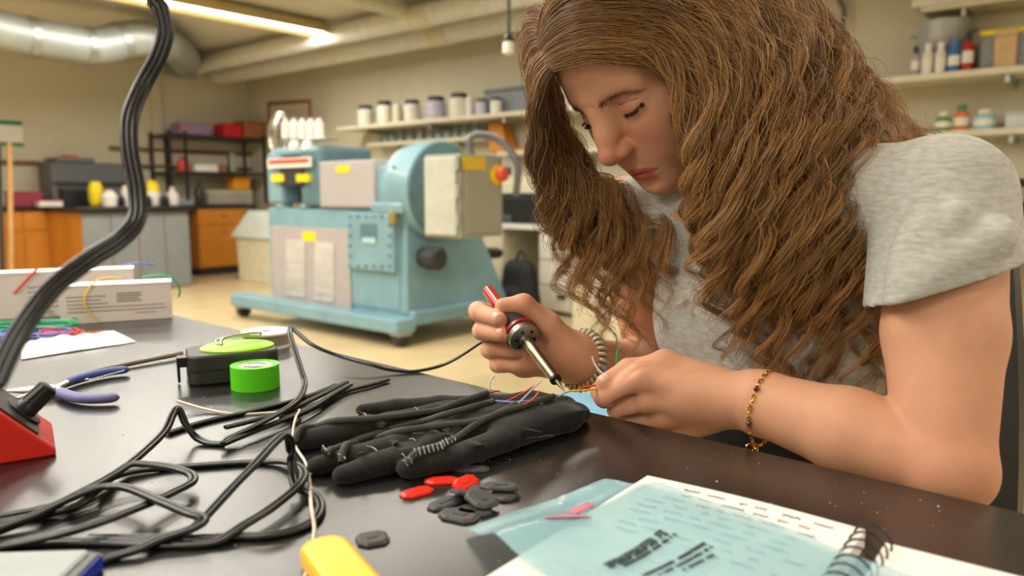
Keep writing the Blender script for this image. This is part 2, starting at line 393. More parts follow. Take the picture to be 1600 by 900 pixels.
# ---- head, in head axes
def lid_point(e, a, el, grow=0.0):
    """a point on the closed upper lid: azimuth a, elevation el (degrees)"""
    a, el = math.radians(a), math.radians(el)
    return np.array([e * (.0310 + (.0175 + grow) * math.sin(a) * math.cos(el)), .0672 + (.0150 + grow) * math.cos(a) * math.cos(el), -.0035 + (.0130 + grow) * math.sin(el)])
def lash_line(e, n=14): return [lid_point(e, a, -20 * math.cos(math.radians(a)) - 2 + (7 if a > 0 else -4) * abs(a) / 75) for a in np.linspace(-72, 72, n)]
def build_head():
    s = SDF((-.090, -.125, -.135), (.090, .135, .135), .0011)
    s.ell((0, -.012, .035), (.073, .096, .086), 0)
    s.ell((0, .020, -.028), (.061, .064, .080), .025)
    s.ell((0, .034, .042), (.060, .052, .052), .02)            # forehead
    for e in (-1, 1):
        s.cone((e * .050, -.002, -.052), (e * .014, .068, -.094), .018, .015, .028)   # jaw
        s.ell((e * .036, .052, -.026), (.026, .026, .022), .028)   # cheek
        s.ell((e * .030, .058, -.052), (.022, .022, .026), .024)
        s.cone((e * .042, .064, .019), (e * .010, .080, .016), .009, .009, .020)   # brow ridge
    s.ell((0, .071, -.099), (.018, .017, .015), .020)           # chin
    s.ell((0, .068, -.066), (.028, .024, .026), .020)           # muzzle
    for e in (-1, 1):
        s.ell((e * .031, .100, .000), (.0175, .018, .0100), .020, 's')     # socket
    for e in (-1, 1):
        s.ell((e * .0310, .0672, -.0035), (.0175, .0150, .0130), .007)          # lidded eyeball
        pts = [lid_point(e, a, 36 * math.cos(math.radians(a * .9)) + 2, .0004) for a in np.linspace(-58, 66, 14)]
        for i in range(13): s.cone(pts[i], pts[i + 1], .0004, .0004, .0020, 's')
        L = lash_line(e)
        for i in range(len(L) - 1): s.cone(L[i], L[i + 1], .0007, .0007, .0018, 's')
    # nose
    s.chain([(0, .0650, .027), (0, .0855, .002), (0, .0985, -.016), (0, .1085, -.0295)], [.0085, .0080, .0078, .0085], .018)
    s.ell((0, .1120, -.0330), (.0090, .0088, .0082), .008)
    for e in (-1, 1):
        s.ell((e * .0108, .0965, -.0385), (.0060, .0105, .0064), .008)
    s.cone((0, .1090, -.0392), (0, .0930, -.0460), .0042, .0055, .008)
    for e in (-1, 1): s.ell((e * .0064, .1005, -.0445), (.0027, .0052, .0022), .003, 's')
    # lips
    ly, lz = -.0068, -.0030
    s.cone((0, .0960, -.0615), (0, .0960, -.0545), .0010, .0010, .005, 's')    # philtrum
    lp = lambda P: [(x, y + ly, z + lz) for x, y, z in P]
    U = lp([(-.0225, .0835, -.0708), (-.014, .0920, -.0674), (-.0055, .0965, -.0652), (0, .0967, -.0660), (.0055, .0965, -.0652), (.014, .0920, -.0674), (.0225, .0835, -.0708)])
    s.chain(U, [.0018, .0033, .0038, .0039, .0038, .0033, .0018], .004)
    Lw = lp([(-.0215, .0840, -.0722), (-.0120, .0922, -.0758), (0, .0952, -.0774), (.0120, .0922, -.0758), (.0215, .0840, -.0722)])
    s.chain(Lw, [.0018, .0046, .0055, .0046, .0018], .004)
    G = lp([(-.0240, .0852, -.0722), (-.013, .0965, -.0706), (0, .1008, -.0705), (.013, .0965, -.0706), (.0240, .0852, -.0722)])
    for i in range(4): s.cone(G[i], G[i + 1], .0012, .0012, .0012, 's')
    s.ell((0, .0935, -.0900), (.014, .0060, .0040), .010, 's')
    for e in (-1, 1):   # ears, under the hair
        s.ell((e * .074, -.008, -.005), (.006, .016, .028), .006)
    # neck
    nb = HR.T @ (NB - HT)
    s.cone((0, -.028, -.05), nb, .048, .058, .02)
    v, t, q = s.mesh(0.0)
    # colour: lips, flushed nose and cheeks
    c = np.tile(SKIN, (len(v), 1))
    def blend(mask, col): 
        nonlocal c
        mm = np.clip(mask, 0, 1)[:, None]; c = c * (1 - mm) + col * mm
    for e in (-1, 1): blend(.45 * np.exp(-(((v[:, 0] - e * .040) / .020) ** 2 + ((v[:, 2] + .034) / .018) ** 2)) * (v[:, 1] > .03), PINK)
    blend(.75 * np.exp(-((v[:, 0] / .015) ** 2 + ((v[:, 2] + .032) / .016) ** 2)) * (v[:, 1] > .085), PINK)
    x = np.abs(v[:, 0]); up = np.interp(x, [0, .0055, .014, .0225, .03], [-.0668, -.0654, -.0682, -.0734, -.0742]); lo = np.interp(x, [0, .0120, .0215, .03], [-.0838, -.0818, -.0754, -.0742])
    lm = np.clip((up - v[:, 2]) / .0016 + .5, 0, 1) * np.clip((v[:, 2] - lo) / .0016 + .5, 0, 1) * (v[:, 1] > .070) * np.clip((.0255 - x) / .002, 0, 1)
    blend(lm * .9, LIP)
    zl = np.interp(x, [0, .013, .024], [-.0736, -.0737, -.0753]); blend(.75 * np.exp(-((v[:, 2] - zl) / .0009) ** 2) * (v[:, 1] > .070) * np.clip((.0250 - x) / .002, 0, 1), LIP * .38)  # parting of the lips darkened in the tint, as shade in the groove
    for e in (-1, 1): blend(.25 * np.exp(-(((v[:, 0] - e * .031) / .016) ** 2 + ((v[:, 2] + .002) / .010) ** 2)) * (v[:, 1] > .06), PINK * .85)
    return v @ HR.T + HT, t, q, c
# ---- arms and hands, in world axes
def finger(s, P, R, k=.0035): s.chain(P, R, k)
NAILS = []
def build_left_arm():
    pts = [SL, EL, WL]; lo = np.min(pts + [atd(925, 560, .80), atd(925, 680, .70)], 0) - .075; hi = np.max(pts + [atd(925, 560, .80)], 0) + .075
    s = SDF(lo, hi, .0019)
    mid = SL * .45 + EL * .55
    s.cone(SL, mid, .052, .0470, .01); s.cone(mid, EL, .0470, .036, .010)
    up = nrm(SL - EL); fo = nrm(WL - EL)
    s.cone(EL, EL + fo * .075, .0350, .0375, .004)
    s.cone(EL + fo * .075, EL + fo * .16, .0375, .0295, .010)
    vz = np.array([0, 0, 1.]); fz = nrm(vz - fo * (vz @ fo)); fy = np.cross(fz, fo)
    s.cone(EL + fo * .16, WL, .0295, .0245, .012, flat=(fy, .85))
    s.ell(EL - fo * .008 - up * .008, (.026, .026, .026), .02)
    # hand: knuckles
    I1, M1, R1, P1 = atd(1000, 592, .755), atd(1014, 626, .757), atd(1034, 652, .763), atd(1062, 676, .768)
    T0 = atd(1120, 600, .752)
    for k1, r in ((I1, .0125), (M1, .013), (R1, .0125), (P1, .0115)):
        s.cone(WL * .88 + k1 * .12, k1, .0190, r, .009)
    s.cone(WL, WL * .4 + (I1 + R1) * .3, .0235, .019, .012)
    for p in (I1, M1, R1): s.ell(p + atd(1000, 600, .70) - atd(1000, 600, .703), .0098, .005)
    I2, I3, I4 = atd(945, 620, .766), atd(938, 612, .778), atd(946, 602, .792)
    finger(s, [I1, I2, I3, I4], [.0122, .0112, .0100, .0085], .003)
    M2, M3 = atd(966, 640, .776), atd(985, 655, .798)
    finger(s, [M1, M2, M3], [.0122, .0112, .0100], .003)
    R2, R3 = atd(985, 660, .782), atd(1005, 672, .800)
    finger(s, [R1, R2, R3], [.0118, .0108, .0095], .003)
    P2, P3 = atd(1018, 690, .788), atd(1035, 694, .800)
    finger(s, [P1, P2, P3], [.0108, .0095, .0085], .003)
    T1, T2, T3 = atd(1040, 570, .772), atd(982, 577, .778), atd(943, 598, .764)
    s.cone(T0, T1, .019, .0140, .012); s.cone(I1, T1, .013, .012, .014)
    finger(s, [T1, T2, T3], [.0128, .0108, .0082], .005)
    tc_ = nrm(O3 - I1)
    for (a0, a1), (b0, b1) in (((I1, M1), (I2, M2)), ((M1, R1), (M2, R2)), ((R1, P1), (R2, P2))):     # clefts between the fingers
        m0 = (a0 + a1) / 2 + tc_ * .0095; m1 = (b0 + b1) / 2 + tc_ * .009; s.cone(m0 * .72 + m1 * .28, m1, .0016, .0034, .005, 's')
    s.cone(atd(1020, 566, .742), atd(950, 600, .745), .0012, .0026, .006, 's')                       # between thumb and forefinger
    for p in (I1, M1, R1): s.ell(p + tc_ * .004, .0098, .007)
    NAILS.append((T3, nrm(T3 - T2), nrm(np.array([-.45, -.55, .65])), .0062, .0088))
    v, t, q = s.mesh(0.0)
    c = np.tile(SKIN, (len(v), 1))
    for p, r, a in ((I1, .014, .55), (M1, .013, .55), (R1, .013, .5), (I2, .014, .45), (T3, .012, .3), (EL, .05, .35), (T2, .012, .3)):
        mm = (a * np.exp(-((v - p) ** 2).sum(1) / r ** 2))[:, None]; c = c * (1 - mm) + KNUCK * mm
    return v, t, q, c
IRON_TIP, IRON_END = atd(882, 611, .742), atd(763, 454, .885)
IAX = nrm(IRON_END - IRON_TIP)
def build_right_arm():
    s = SDF(np.min([SR, ER, WR, atd(725, 540, .9)], 0) - .07, np.max([SR, ER, WR], 0) + np.array([.06, .06, .06]), .0019)
    s.cone(SR, ER, .048, .040, .01); fo = nrm(WR - ER)
    s.cone(ER, ER * .6 + WR * .4, .041, .036, .01); s.cone(ER * .6 + WR * .4, WR, .036, .0255, .01)
    # palm and heel of the thumb
    I1, M1, R1, P1 = atd(806, 497, .905), atd(800, 522, .908), atd(800, 545, .905), atd(808, 566, .895)
    for k1, r in ((I1, .0135), (M1, .0135), (R1, .013), (P1, .012)): s.cone(WR * .85 + k1 * .15, k1, .021, r, .012)
    s.cone(WR, atd(842, 548, .865), .024, .026, .014); s.cone(atd(842, 548, .865), atd(818, 566, .862), .024, .018, .012)
    T1, T2, T3 = atd(856, 508, .842), atd(818, 476, .832), atd(786, 478, .832)
    s.cone(atd(884, 545, .855), T1, .022, .0145, .014)
    finger(s, [T1, T2, T3], [.0142, .0112, .0088], .006)
    I2, I3, I4 = atd(747, 486, .890), atd(752, 489, .858), atd(781, 500, .817)
    finger(s, [I1, I2, I3, I4], [.0125, .0112, .0105, .0086], .003)
    M2, M3, M4 = atd(753, 517, .890), atd(757, 517, .858), atd(788, 523, .816)
    finger(s, [M1, M2, M3, M4], [.0128, .0112, .0105, .0088], .003)
    R2, R3, R4 = atd(766, 546, .892), atd(774, 545, .866), atd(806, 549, .845)
    finger(s, [R1, R2, R3, R4], [.012, .0112, .0105, .009], .003)
    P2, P3, P4 = atd(778, 569, .886), atd(786, 569, .866), atd(812, 572, .850)
    finger(s, [P1, P2, P3, P4], [.011, .0100, .0095, .0085], .003)
    cam_dir = nrm(O3 - I4)
    NAILS.append((I4, nrm(I4 - I3), nrm(cam_dir + np.array([0, 0, .35])), .0060, .0085)); NAILS.append((M4, nrm(M4 - M3), nrm(cam_dir + np.array([0, 0, .35])), .0062, .0086))
    v, t, q = s.mesh(0.0)
    c = np.tile(SKIN, (len(v), 1))
    for p, r, a in ((I4, .016, .4), (M4, .016, .4), (I3, .014, .4), (M3, .014, .4), (R3, .014, .5), (P3, .014, .5), (T2, .014, .4), (atd(840, 555, .85), .03, .35)):
        mm = (a * np.exp(-((v - p) ** 2).sum(1) / r ** 2))[:, None]; c = c * (1 - mm) + KNUCK * mm
    return v, t, q, c
def build_trunk():
    s = SDF(np.minimum(SL, PEL) - .3, np.maximum(SL, PEL) + .3, .005)
    s.cone(SL, SR, .045, .045, .02); s.cone(NB, NB + np.array([0, .03, -.10]), .058, .05, .03)
    ch = (SL + SR) / 2 + np.array([.02, .035, -.13]); s.cone(ch + TYV * .03, PEL, .05, .06, .04)
    v, t, q = s.mesh(.2); return v, t, q, np.tile(SKIN, (len(v), 1))
_parts = [build_head(), build_left_arm(), build_right_arm(), build_trunk()]
V_, T_, Q_ = join_meshes([p[:3] for p in _parts])
body = np_mesh('body', V_ - PO, T_, Q_, M_SKIN, person, colors=np.concatenate([p[3] for p in _parts]))
print('BODY verts', len(V_), 'EL TY', EL @ TYV, 'WL', WL @ TYV, WL, 'EL', EL, 'SL', SL, 'SR', SR, 'fore', np.linalg.norm(WL - EL), 'upper', np.linalg.norm(SL - EL), 'R', np.linalg.norm(WR - ER), np.linalg.norm(SR - ER))
M_NAIL = mat('nail', srgb(232, 190, 172), rough=.25, spec=.5, var=.03)
for p, ax, n, w_, l_ in NAILS:
    n = nrm(n - ax * (n @ ax)); x = np.cross(ax, n); m = MB(); V = []; F = []
    for j in range(7):
        for i in range(7):
            u, vv = (i / 6 - .5) * 2, j / 6; ww = w_ * (1 - .25 * max(0, vv - .6) ** 2 * 6); 
            V.append(p - PO + ax * (l_ * (vv - .45)) + x * (ww * .8 * u) + n * (.0096 - .0030 * u * u - .0018 * max(0, vv - .5) ** 2 * 4))
    for j in range(6):
        for i in range(6): F.append((j * 7 + i, j * 7 + i + 1, (j + 1) * 7 + i + 1, (j + 1) * 7 + i))
    m.add(V, F).build('fingernail', M_NAIL, person, smooth=180)

# ---- brows and lashes: many fine hairs
M_BROW = mat('brow_hair', srgb(112, 80, 56), rough=.5, var=.1)
def hairs(name, list_of_paths, m, parent, r=.0003):
    mb = MB()
    for P in list_of_paths: mb.tube(np.array(P) - PO, np.linspace(r, r * .35, len(P)), n=3, caps=False)
    return mb.build(name, m, parent)
def head_surface_y(x, z, off=.0):
    """forward-most skin point of the head at (x, z) in head axes"""
    d2 = (HEADV[:, 0] - x) ** 2 + (HEADV[:, 2] - z) ** 2 + (HEADV[:, 1] < .03) * 1.0
    i = np.argsort(d2)[:6]; return HEADV[i, 1].max() + off
HEADV = (_parts[0][0] - HT) @ HR
HEADV = HEADV[(HEADV[:, 1] > .04) & (HEADV[:, 2] > -.005) & (HEADV[:, 2] < .04)][::3]
for e in (-1, 1):
    P = []
    for i in range(120):
        t = RNG.random(); w = RNG.normal() * (.0019 if t < .65 else .0019 * (1.25 - t) / .6)
        bx = e * np.interp(t, [0, .5, 1], [.0135, .033, .050]); bz = np.interp(t, [0, .35, .7, 1], [.0140, .0168, .0158, .0085]) + w
        dx, dz = e * np.interp(t, [0, .3, 1], [.0022, .0050, .0058]), np.interp(t, [0, .3, .7, 1], [.0050, .0022, -.0005, -.002])
        q = []
        for k in np.linspace(0, 1, 4):
            xx, zz = bx + dx * k, bz + dz * k; q.append(hd(xx, head_surface_y(xx, zz, .0003 + .0004 * math.sin(k * 3)), zz))
        P.append(q)
    hairs('eyebrow', P, M_BROW, person, .00026)
    P = []; L = np.array(lash_line(e, 40))
    for i in range(110):
        t = RNG.random(); b0 = L[min(39, int(t * 40))] + RNG.normal(size=3) * .0003; ln = .0030 + .0040 * t
        side = (t - .35) * 1.1
        P.append([hd(*(b0 + np.array([e * side * ln * k, ln * .80 * k, -ln * (.62 * k - .35 * k * k)]))) for k in np.linspace(0, 1, 5)])
    hairs('eyelashes', P, mat('lash_hair', srgb(38, 26, 20), rough=.5, var=.05), person, .00028)
    hairs('eyelashes', [[hd(*(p + np.array([0, .0003, .0002]))) for p in L]], _mats['lash_hair'], person, .0007)
# ------------------------------------------------------------------ clothes
M_SHIRT = mat('heather_jersey', srgb(166, 165, 158), rough=.9, spec=.2, scale=90, stretch=(1, 1, 3.5), col2=srgb(192, 191, 184), bump=.25, bscale=500, bdist=.0006, sheen=.15)
SA = nrm((SL - SR) * np.array([1, 1, 0])); FA = nrm(np.cross([0, 0, 1.], SA)); 
if FA @ TYV < 0: FA = -FA
TR = np.stack([SA, FA, np.array([0, 0, 1.])], 1)                 # torso axes: toward her left, toward her back, up
MIDS = (SL + SR) / 2
HEM_A, HEM_B = atd(1386, 478, .625), atd(1606, 410, .625)
def build_shirt():
    lo = np.minimum(SL, SR) - np.array([.16, .16, .50]); hi = np.maximum(SL, SR) + np.array([.16, .24, .12])
    s = SDF(lo, hi, .0029)
    s.cone(SL - SA * .005 + np.array([0, 0, -.008]), MIDS + SA * .04 + FA * .02 + np.array([0, 0, .005]), .056, .060, .02)
    s.cone(SR + SA * .005 + np.array([0, 0, -.005]), MIDS - SA * .04 + FA * .02 + np.array([0, 0, .005]), .052, .060, .02)
    s.ell(MIDS + FA * .050 + np.array([0, 0, -.11]), (.158, .100, .15), .03, R=TR)
    s.ell(MIDS + FA * .015 - SA * .065 + np.array([0, 0, -.145]), (.062, .055, .06), .03, R=TR)
    s.ell(MIDS + FA * .015 + SA * .065 + np.array([0, 0, -.145]), (.062, .055, .06), .03, R=TR)
    s.cone(MIDS + FA * .075 + np.array([0, 0, -.20]), MIDS + FA * .115 + np.array([0, 0, -.40]), .128, .130, .04, flat=(FA, .78))
    # folds across the belly and under the arm
    rng = np.random.default_rng(5)
    for i in range(16):
        a = MIDS + SA * rng.uniform(-.14, .14) - FA * rng.uniform(.02, .06) + np.array([0, 0, rng.uniform(-.40, -.16)])
        b = a + SA * rng.uniform(-.09, .09) + np.array([0, 0, rng.uniform(-.08, .04)])
        s.cone(a, b, .003, .001, .03)
    # sleeve
    arm = nrm(EL - SL)
    s.cone(SL + np.array([0, 0, -.004]), SL + arm * .165, .0595, .0655, .012)
    n = nrm(np.cross(HEM_B - HEM_A, nrm(HEM_A - O3) + np.array([0, 0, .10])))
    if n @ arm < 0: n = -n
    # folds running from the armpit over the sleeve
    C_, off = SL, .060
    def on_sleeve(px, py, out=.0): return atd(px, py, .612 - out)
    for pl, r in (([(1386, 462), (1425, 412), (1466, 360), (1500, 325)], .0022), ([(1396, 470), (1460, 432), (1530, 388), (1575, 360)], .0018), ([(1384, 430), (1400, 370), (1424, 310)], .0020)):
        P = [on_sleeve(*p) for p in pl]; q = []
        for p in P:
            t = (p - SL) @ arm; ax = SL + arm * t; q.append(ax + nrm(p - ax) * (.0590 + .006 * max(t, 0) / .165))
        q = smooth_path(q, 4); m_ = len(q)
        for i in range(m_ - 1):
            w0 = math.sin(math.pi * (i + .5) / m_); s.cone(q[i], q[i + 1], r * w0 + .0004, r * w0 + .0004, .022)
    # cut the sleeve at the hem, only around the arm
    sl, g = s.sub(np.minimum(HEM_A, HEM_B) - .10, np.maximum(HEM_A, HEM_B) + .10, 0)
    d = (g[0] - HEM_A[0]) * n[0] + (g[1] - HEM_A[1]) * n[1] + (g[2] - HEM_A[2]) * n[2]
    near = np.sqrt((g[0] - (SL + arm * .2)[0]) ** 2 + (g[1] - (SL + arm * .2)[1]) ** 2) - .080
    ar = s.a[sl]; ch = (SL - SA * .088); side = (g[0] - ch[0]) * SA[0] + (g[1] - ch[1]) * SA[1] + 0 * g[2]
    s.a[sl] = np.where(side > 0, np.maximum(ar, d.astype(np.float32)), ar)
    # hem seam
    s.cut(MIDS + np.array([0, 0, -.245]), (0, 0, -1.))
    # neck opening
    s.cone(NB + np.array([-.01, -.02, .05]), NB + np.array([-.03, -.04, -.02]), .062, .055, .01, 's')
    return s.mesh(0.0), n
(sv, st, sq), HEM_N = build_shirt()
shirt = np_mesh('shirt', sv - PO, st, sq, M_SHIRT, person); shirt['label'] = 'light heather grey short-sleeved t-shirt'
# stitched hem ring just above the sleeve edge
arm_ = nrm(EL - SL); ring = []
hc_ = SL + arm_ * ((HEM_A * .5 + HEM_B * .5 - SL) @ HEM_N) / (arm_ @ HEM_N)
e1 = nrm(np.cross(HEM_N, [0, 1, 0])); e2 = np.cross(HEM_N, e1)
# jeans and lap
M_DENIM = mat('denim', srgb(24, 24, 26), rough=.85, var=.25, scale=40, bump=.2, bscale=300)
def build_jeans():
    hip = MIDS + FA * .16; hip[2] = .50
    s = SDF(hip - np.array([.65, .65, .5]), hip + np.array([.4, .4, .3]), .006)
    for e in (-1, 1):
        h = hip + SA * e * .085; kn = h - FA * .30 + SA * e * .05 + np.array([0, 0, .06]); an = kn + FA * .06 + np.array([0, 0, -.45])
        s.cone(h, kn, .085, .062, .03); s.cone(kn, an, .058, .042, .02)
    s.cone(hip - SA * .05, hip + SA * .05, .10, .10, .03); s.cone(hip, MIDS + FA * .080 + np.array([0, 0, -.30]), .125, .150, .03, flat=(FA, .85))
    return s.mesh(.1)
jv, jt, jq = build_jeans(); jeans = np_mesh('trousers', jv - PO, jt, jq, M_DENIM, person); jeans['label'] = 'black trousers'
# ------------------------------------------------------------------ worn at the wrists
def ring_path(c, ax, ru, rv, n, u0):
    u = nrm(u0 - ax * (u0 @ ax)); v = np.cross(ax, u); return [c + u * ru * math.cos(a) + v * rv * math.sin(a) for a in np.linspace(0, 2 * math.pi, n, endpoint=False)]
# coiled hair tie on the right wrist
axr = nrm(WR - ER); cr = WR - axr * .004; mb = MB(); N_ = 30
R_ = ring_path(cr, axr, .0315, .0300, N_ * 10, np.array([0, 0, 1.])); P = []
for i, p in enumerate(R_):
    a = 2 * math.pi * i / 10; rad = nrm(p - cr); P.append(p + rad * .0042 * math.cos(a) + axr * .0048 * math.sin(a) - PO)
mb.tube(P, .0021, n=6, closed=True); ct_ = mb.build('coil_hair_tie', mat('coil_plastic', srgb(178, 168, 138), rough=.35, coat=.3), person, smooth=60); ct_['label'] = 'beige coiled hair tie around the wrist'
# gold chain on the left wrist
axl = nrm(WL - EL); cl = WL - axl * .016; M_GOLD = mat('gold', srgb(214, 160, 80), rough=.25, metal=1.0)
R_ = ring_path(cl, axl, .0320, .0275, 46, np.array([0, 0, 1.])); R_ = [p + np.array([0, 0, -.004 * (1 if p[2] < cl[2] - .02 else 0)]) for p in R_]
from mathutils.bvhtree import BVHTree as _BT
_la = _parts[1]; _bt = _BT.FromPolygons([tuple(v) for v in _la[0]], [tuple(int(i) for i in f) for f in _la[2]] + [tuple(int(i) for i in f) for f in _la[1]])
def hug(p, off=.0012):
    d = nrm(p - cl); h = _bt.ray_cast(Vector(cl + d * .12), Vector(-d)); return np.array(h[0]) + d * off if h[0] is not None else p
R_ = [hug(p) + np.array([0, 0, -.006 * max(0, (cl[2] - .012 - p[2]) / .02)]) for p in R_]
mb = MB()
for i, p in enumerate(R_):
    q = R_[(i + 1) % 46]; t_ = nrm(q - p); rad = nrm(p - cl); s_ = nrm(np.cross(t_, rad)) if i % 2 else rad
    mb.tube([p - PO + t_ * .0026 * math.cos(a) + s_ * .0015 * math.sin(a) for a in np.linspace(0, 6.283, 9)[:-1]], .0006, n=5, closed=True)
br = mb.build('bracelet', M_GOLD, person, smooth=60); br['label'] = 'fine gold chain bracelet with dark red stones'
def nearest(px, py):
    def pr(p): f = (p[1]) * _cp - (p[2] - CAMZ) * _sp; u = p[1] * _sp + (p[2] - CAMZ) * _cp; return 800 + FPX * p[0] / f, 450 - FPX * u / f, f
    return min(R_, key=lambda p: math.hypot(pr(p)[0] - px, pr(p)[1] - py) + (200 if pr(p)[2] > pr(cl)[2] + .004 else 0))
for px, py in ((1203, 615), (1201, 662)): MB().ball(nearest(px, py) - PO + nrm(O3 - cl) * .001, .0026, 10, 7).build('stone', mat('garnet', srgb(90, 16, 48), rough=.1, coat=.8), br, smooth=180)
lowp = min(R_, key=lambda p: p[2]); mb = MB()
mb.ball(lowp - PO + np.array([-.006, -.004, -.003]), (.003, .003, .004), 10, 7); mb.tube([lowp - PO + np.array([-.012 + .004 * math.cos(a), -.005, -.001 + .004 * math.sin(a)]) for a in np.linspace(0, 6.283, 11)[:-1]], .0009, n=5, closed=True); mb.build('clasp', M_GOLD, br, smooth=60)
# ------------------------------------------------------------------ hair: long wavy locks grown along guides
def hair_material(name, rough=.38):
    m = bpy.data.materials.new(name); m.use_nodes = True; nt = m.node_tree; b = nt.nodes['Principled BSDF']
    at = nt.nodes.new('ShaderNodeVertexColor'); at.layer_name = 'tint'
    nz = nt.nodes.new('ShaderNodeTexNoise'); nz.inputs['Scale'].default_value = 35
    hs = nt.nodes.new('ShaderNodeHueSaturation'); mr = nt.nodes.new('ShaderNodeMapRange'); mr.inputs[3].default_value = .8; mr.inputs[4].default_value = 1.2
    nt.links.new(nz.outputs['Fac'], mr.inputs[0]); nt.links.new(mr.outputs[0], hs.inputs['Value']); nt.links.new(at.outputs['Color'], hs.inputs['Color'])
    nt.links.new(hs.outputs['Color'], b.inputs['Base Color'])
    b.inputs['Roughness'].default_value = rough; b.inputs['Specular IOR Level'].default_value = .45
    _mats[name] = m; return m
M_HAIR = hair_material('hair_strands')
GA = [[(868, 104, .768), (935, 80, .745), (1010, 84, .735), (1062, 135, .728), (1078, 220, .726), (1092, 295, .730), (1096, 380, .745), (1100, 450, .765), (1112, 520, .78)],
      [(862, 92, .775), (940, 65, .745), (1030, 80, .725), (1085, 150, .715), (1102, 240, .712), (1122, 330, .718), (1136, 420, .735), (1150, 500, .755), (1174, 605, .775)],
      [(860, 75, .785), (950, 40, .755), (1060, 55, .722), (1130, 130, .706), (1152, 240, .700), (1172, 340, .705), (1190, 440, .722), (1210, 530, .742), (1238, 655, .76)],
      [(862, 55, .80), (970, 10, .768), (1090, 25, .73), (1180, 110, .708), (1210, 230, .695), (1226, 340, .700), (1242, 440, .715), (1264, 540, .735), (1296, 672, .755)],
      [(880, 30, .82), (1000, -20, .785), (1120, -5, .745), (1230, 90, .718), (1266, 220, .700), (1282, 340, .698), (1300, 440, .71), (1318, 540, .73), (1348, 672, .75)],
      [(910, 0, .845), (1040, -45, .81), (1170, -25, .775), (1284, 72, .745), (1326, 210, .72), (1348, 330, .705), (1362, 430, .705), (1376, 525, .715), (1380, 640, .735)],
      [(950, -25, .875), (1080, -60, .845), (1215, -25, .81), (1312, 72, .785), (1358, 190, .755), (1384, 300, .72), (1398, 400, .70), (1406, 480, .695), (1402, 590, .705)],
      [(990, -40, .90), (1120, -60, .88), (1245, 0, .86), (1335, 90, .84), (1385, 160, .83), (1420, 205, .82), (1465, 228, .82), (1505, 245, .83)],
      [(1020, -30, .92), (1150, -20, .91), (1270, 50, .90), (1350, 130, .885), (1400, 185, .87), (1440, 215, .865), (1470, 235, .87), (1500, 260, .88)]]
GB = [[(866, 106, .772), (850, 128, .780), (836, 180, .80), (834, 240, .825), (848, 300, .85), (866, 360, .865), (882, 420, .872), (902, 490, .876)],
      [(862, 92, .785), (840, 125, .805), (846, 200, .835), (864, 270, .855), (886, 340, .865), (904, 410, .868), (920, 480, .872), (938, 550, .878)],
      [(858, 78, .805), (832, 115, .830), (858, 220, .850), (892, 290, .862), (922, 350, .866), (942, 420, .866), (958, 490, .868), (974, 565, .876)],
      [(855, 60, .825), (826, 88, .850), (868, 230, .862), (912, 300, .864), (950, 350, .862), (978, 410, .860), (990, 480, .862), (1002, 545, .870)],
      [(850, 40, .845), (822, 60, .870), (880, 240, .872), (940, 310, .866), (988, 350, .858), (1014, 390, .852), (1034, 440, .850), (1046, 500, .855)],
      [(850, 20, .865), (830, 30, .890), (900, 240, .885), (970, 310, .872), (1034, 345, .858), (1062, 375, .848), (1078, 420, .845), (1076, 470, .850)]]
KP = 52
def resample(P, k=KP):
    P = smooth_path(P, 10); d = np.r_[0, np.cumsum(np.linalg.norm(np.diff(P, axis=0), axis=1))]
    t = np.linspace(0, d[-1], k); return np.stack([np.interp(t, d, P[:, i]) for i in range(3)], 1)
def guides(G): return np.stack([resample([atd(*p) for p in g]) for g in G])
def at_index(GG, g):
    i = np.clip(np.floor(g).astype(int), 0, len(GG) - 2); f = (g - i)[:, None, None]
    return GG[i] * (1 - f) + GG[i + 1] * f
def head_push(P, grow):
    """keep hair outside the skull; grow = thickness over the scalp"""
    q = (P - HT) @ HR; c = np.array([0, -.012, .033]); r = np.array([.074, .097, .087])
    d = (q - c) / (r + grow[..., None]); L = np.linalg.norm(d, axis=-1, keepdims=True)
    L = np.maximum(L, 1e-6); d = np.where(L < 1, d / L, d)
    return (d * (r + grow[..., None]) + c) @ HR.T + HT
def frames(P):
    T = np.gradient(P, axis=-2); T /= np.maximum(np.linalg.norm(T, axis=-1, keepdims=True), 1e-9)
    vd = nrm(HT - O3); S = np.cross(T, vd); S /= np.maximum(np.linalg.norm(S, axis=-1, keepdims=True), 1e-6); D = np.cross(S, T)
    return T, S, D
def tubes(P, R, C):
    """many 3-sided hairs: P (n, k, 3), R (n, k), C (n, k, 3) -> vertices, quads, colours"""
    n, k, _ = P.shape; T, S, D = frames(P)
    ph = RNG.random((n, 1)) * 6.28; V = []
    for i in range(3):
        a = (ph + i * 2 * math.pi / 3)[..., None]; V.append(P + R[..., None] * (S * np.cos(a) + D * np.sin(a)))
    V = np.stack(V, 2).reshape(-1, 3); Cc = np.repeat(C, 3, axis=1).reshape(-1, 3)
    base = (np.arange(n)[:, None, None] * k + np.arange(k - 1)[None, :, None]) * 3; i0 = np.arange(3)[None, None, :]; i1 = (i0 + 1) % 3
    Q = np.stack([base + i0, base + i1, base + 3 + i1, base + 3 + i0], -1).reshape(-1, 4)
    return V, Q, Cc
DARK, MIDC, GOLD, GINGER = (np.array(srgb(*c)) for c in ((74, 52, 33), (158, 116, 70), (224, 180, 116), (216, 156, 88)))
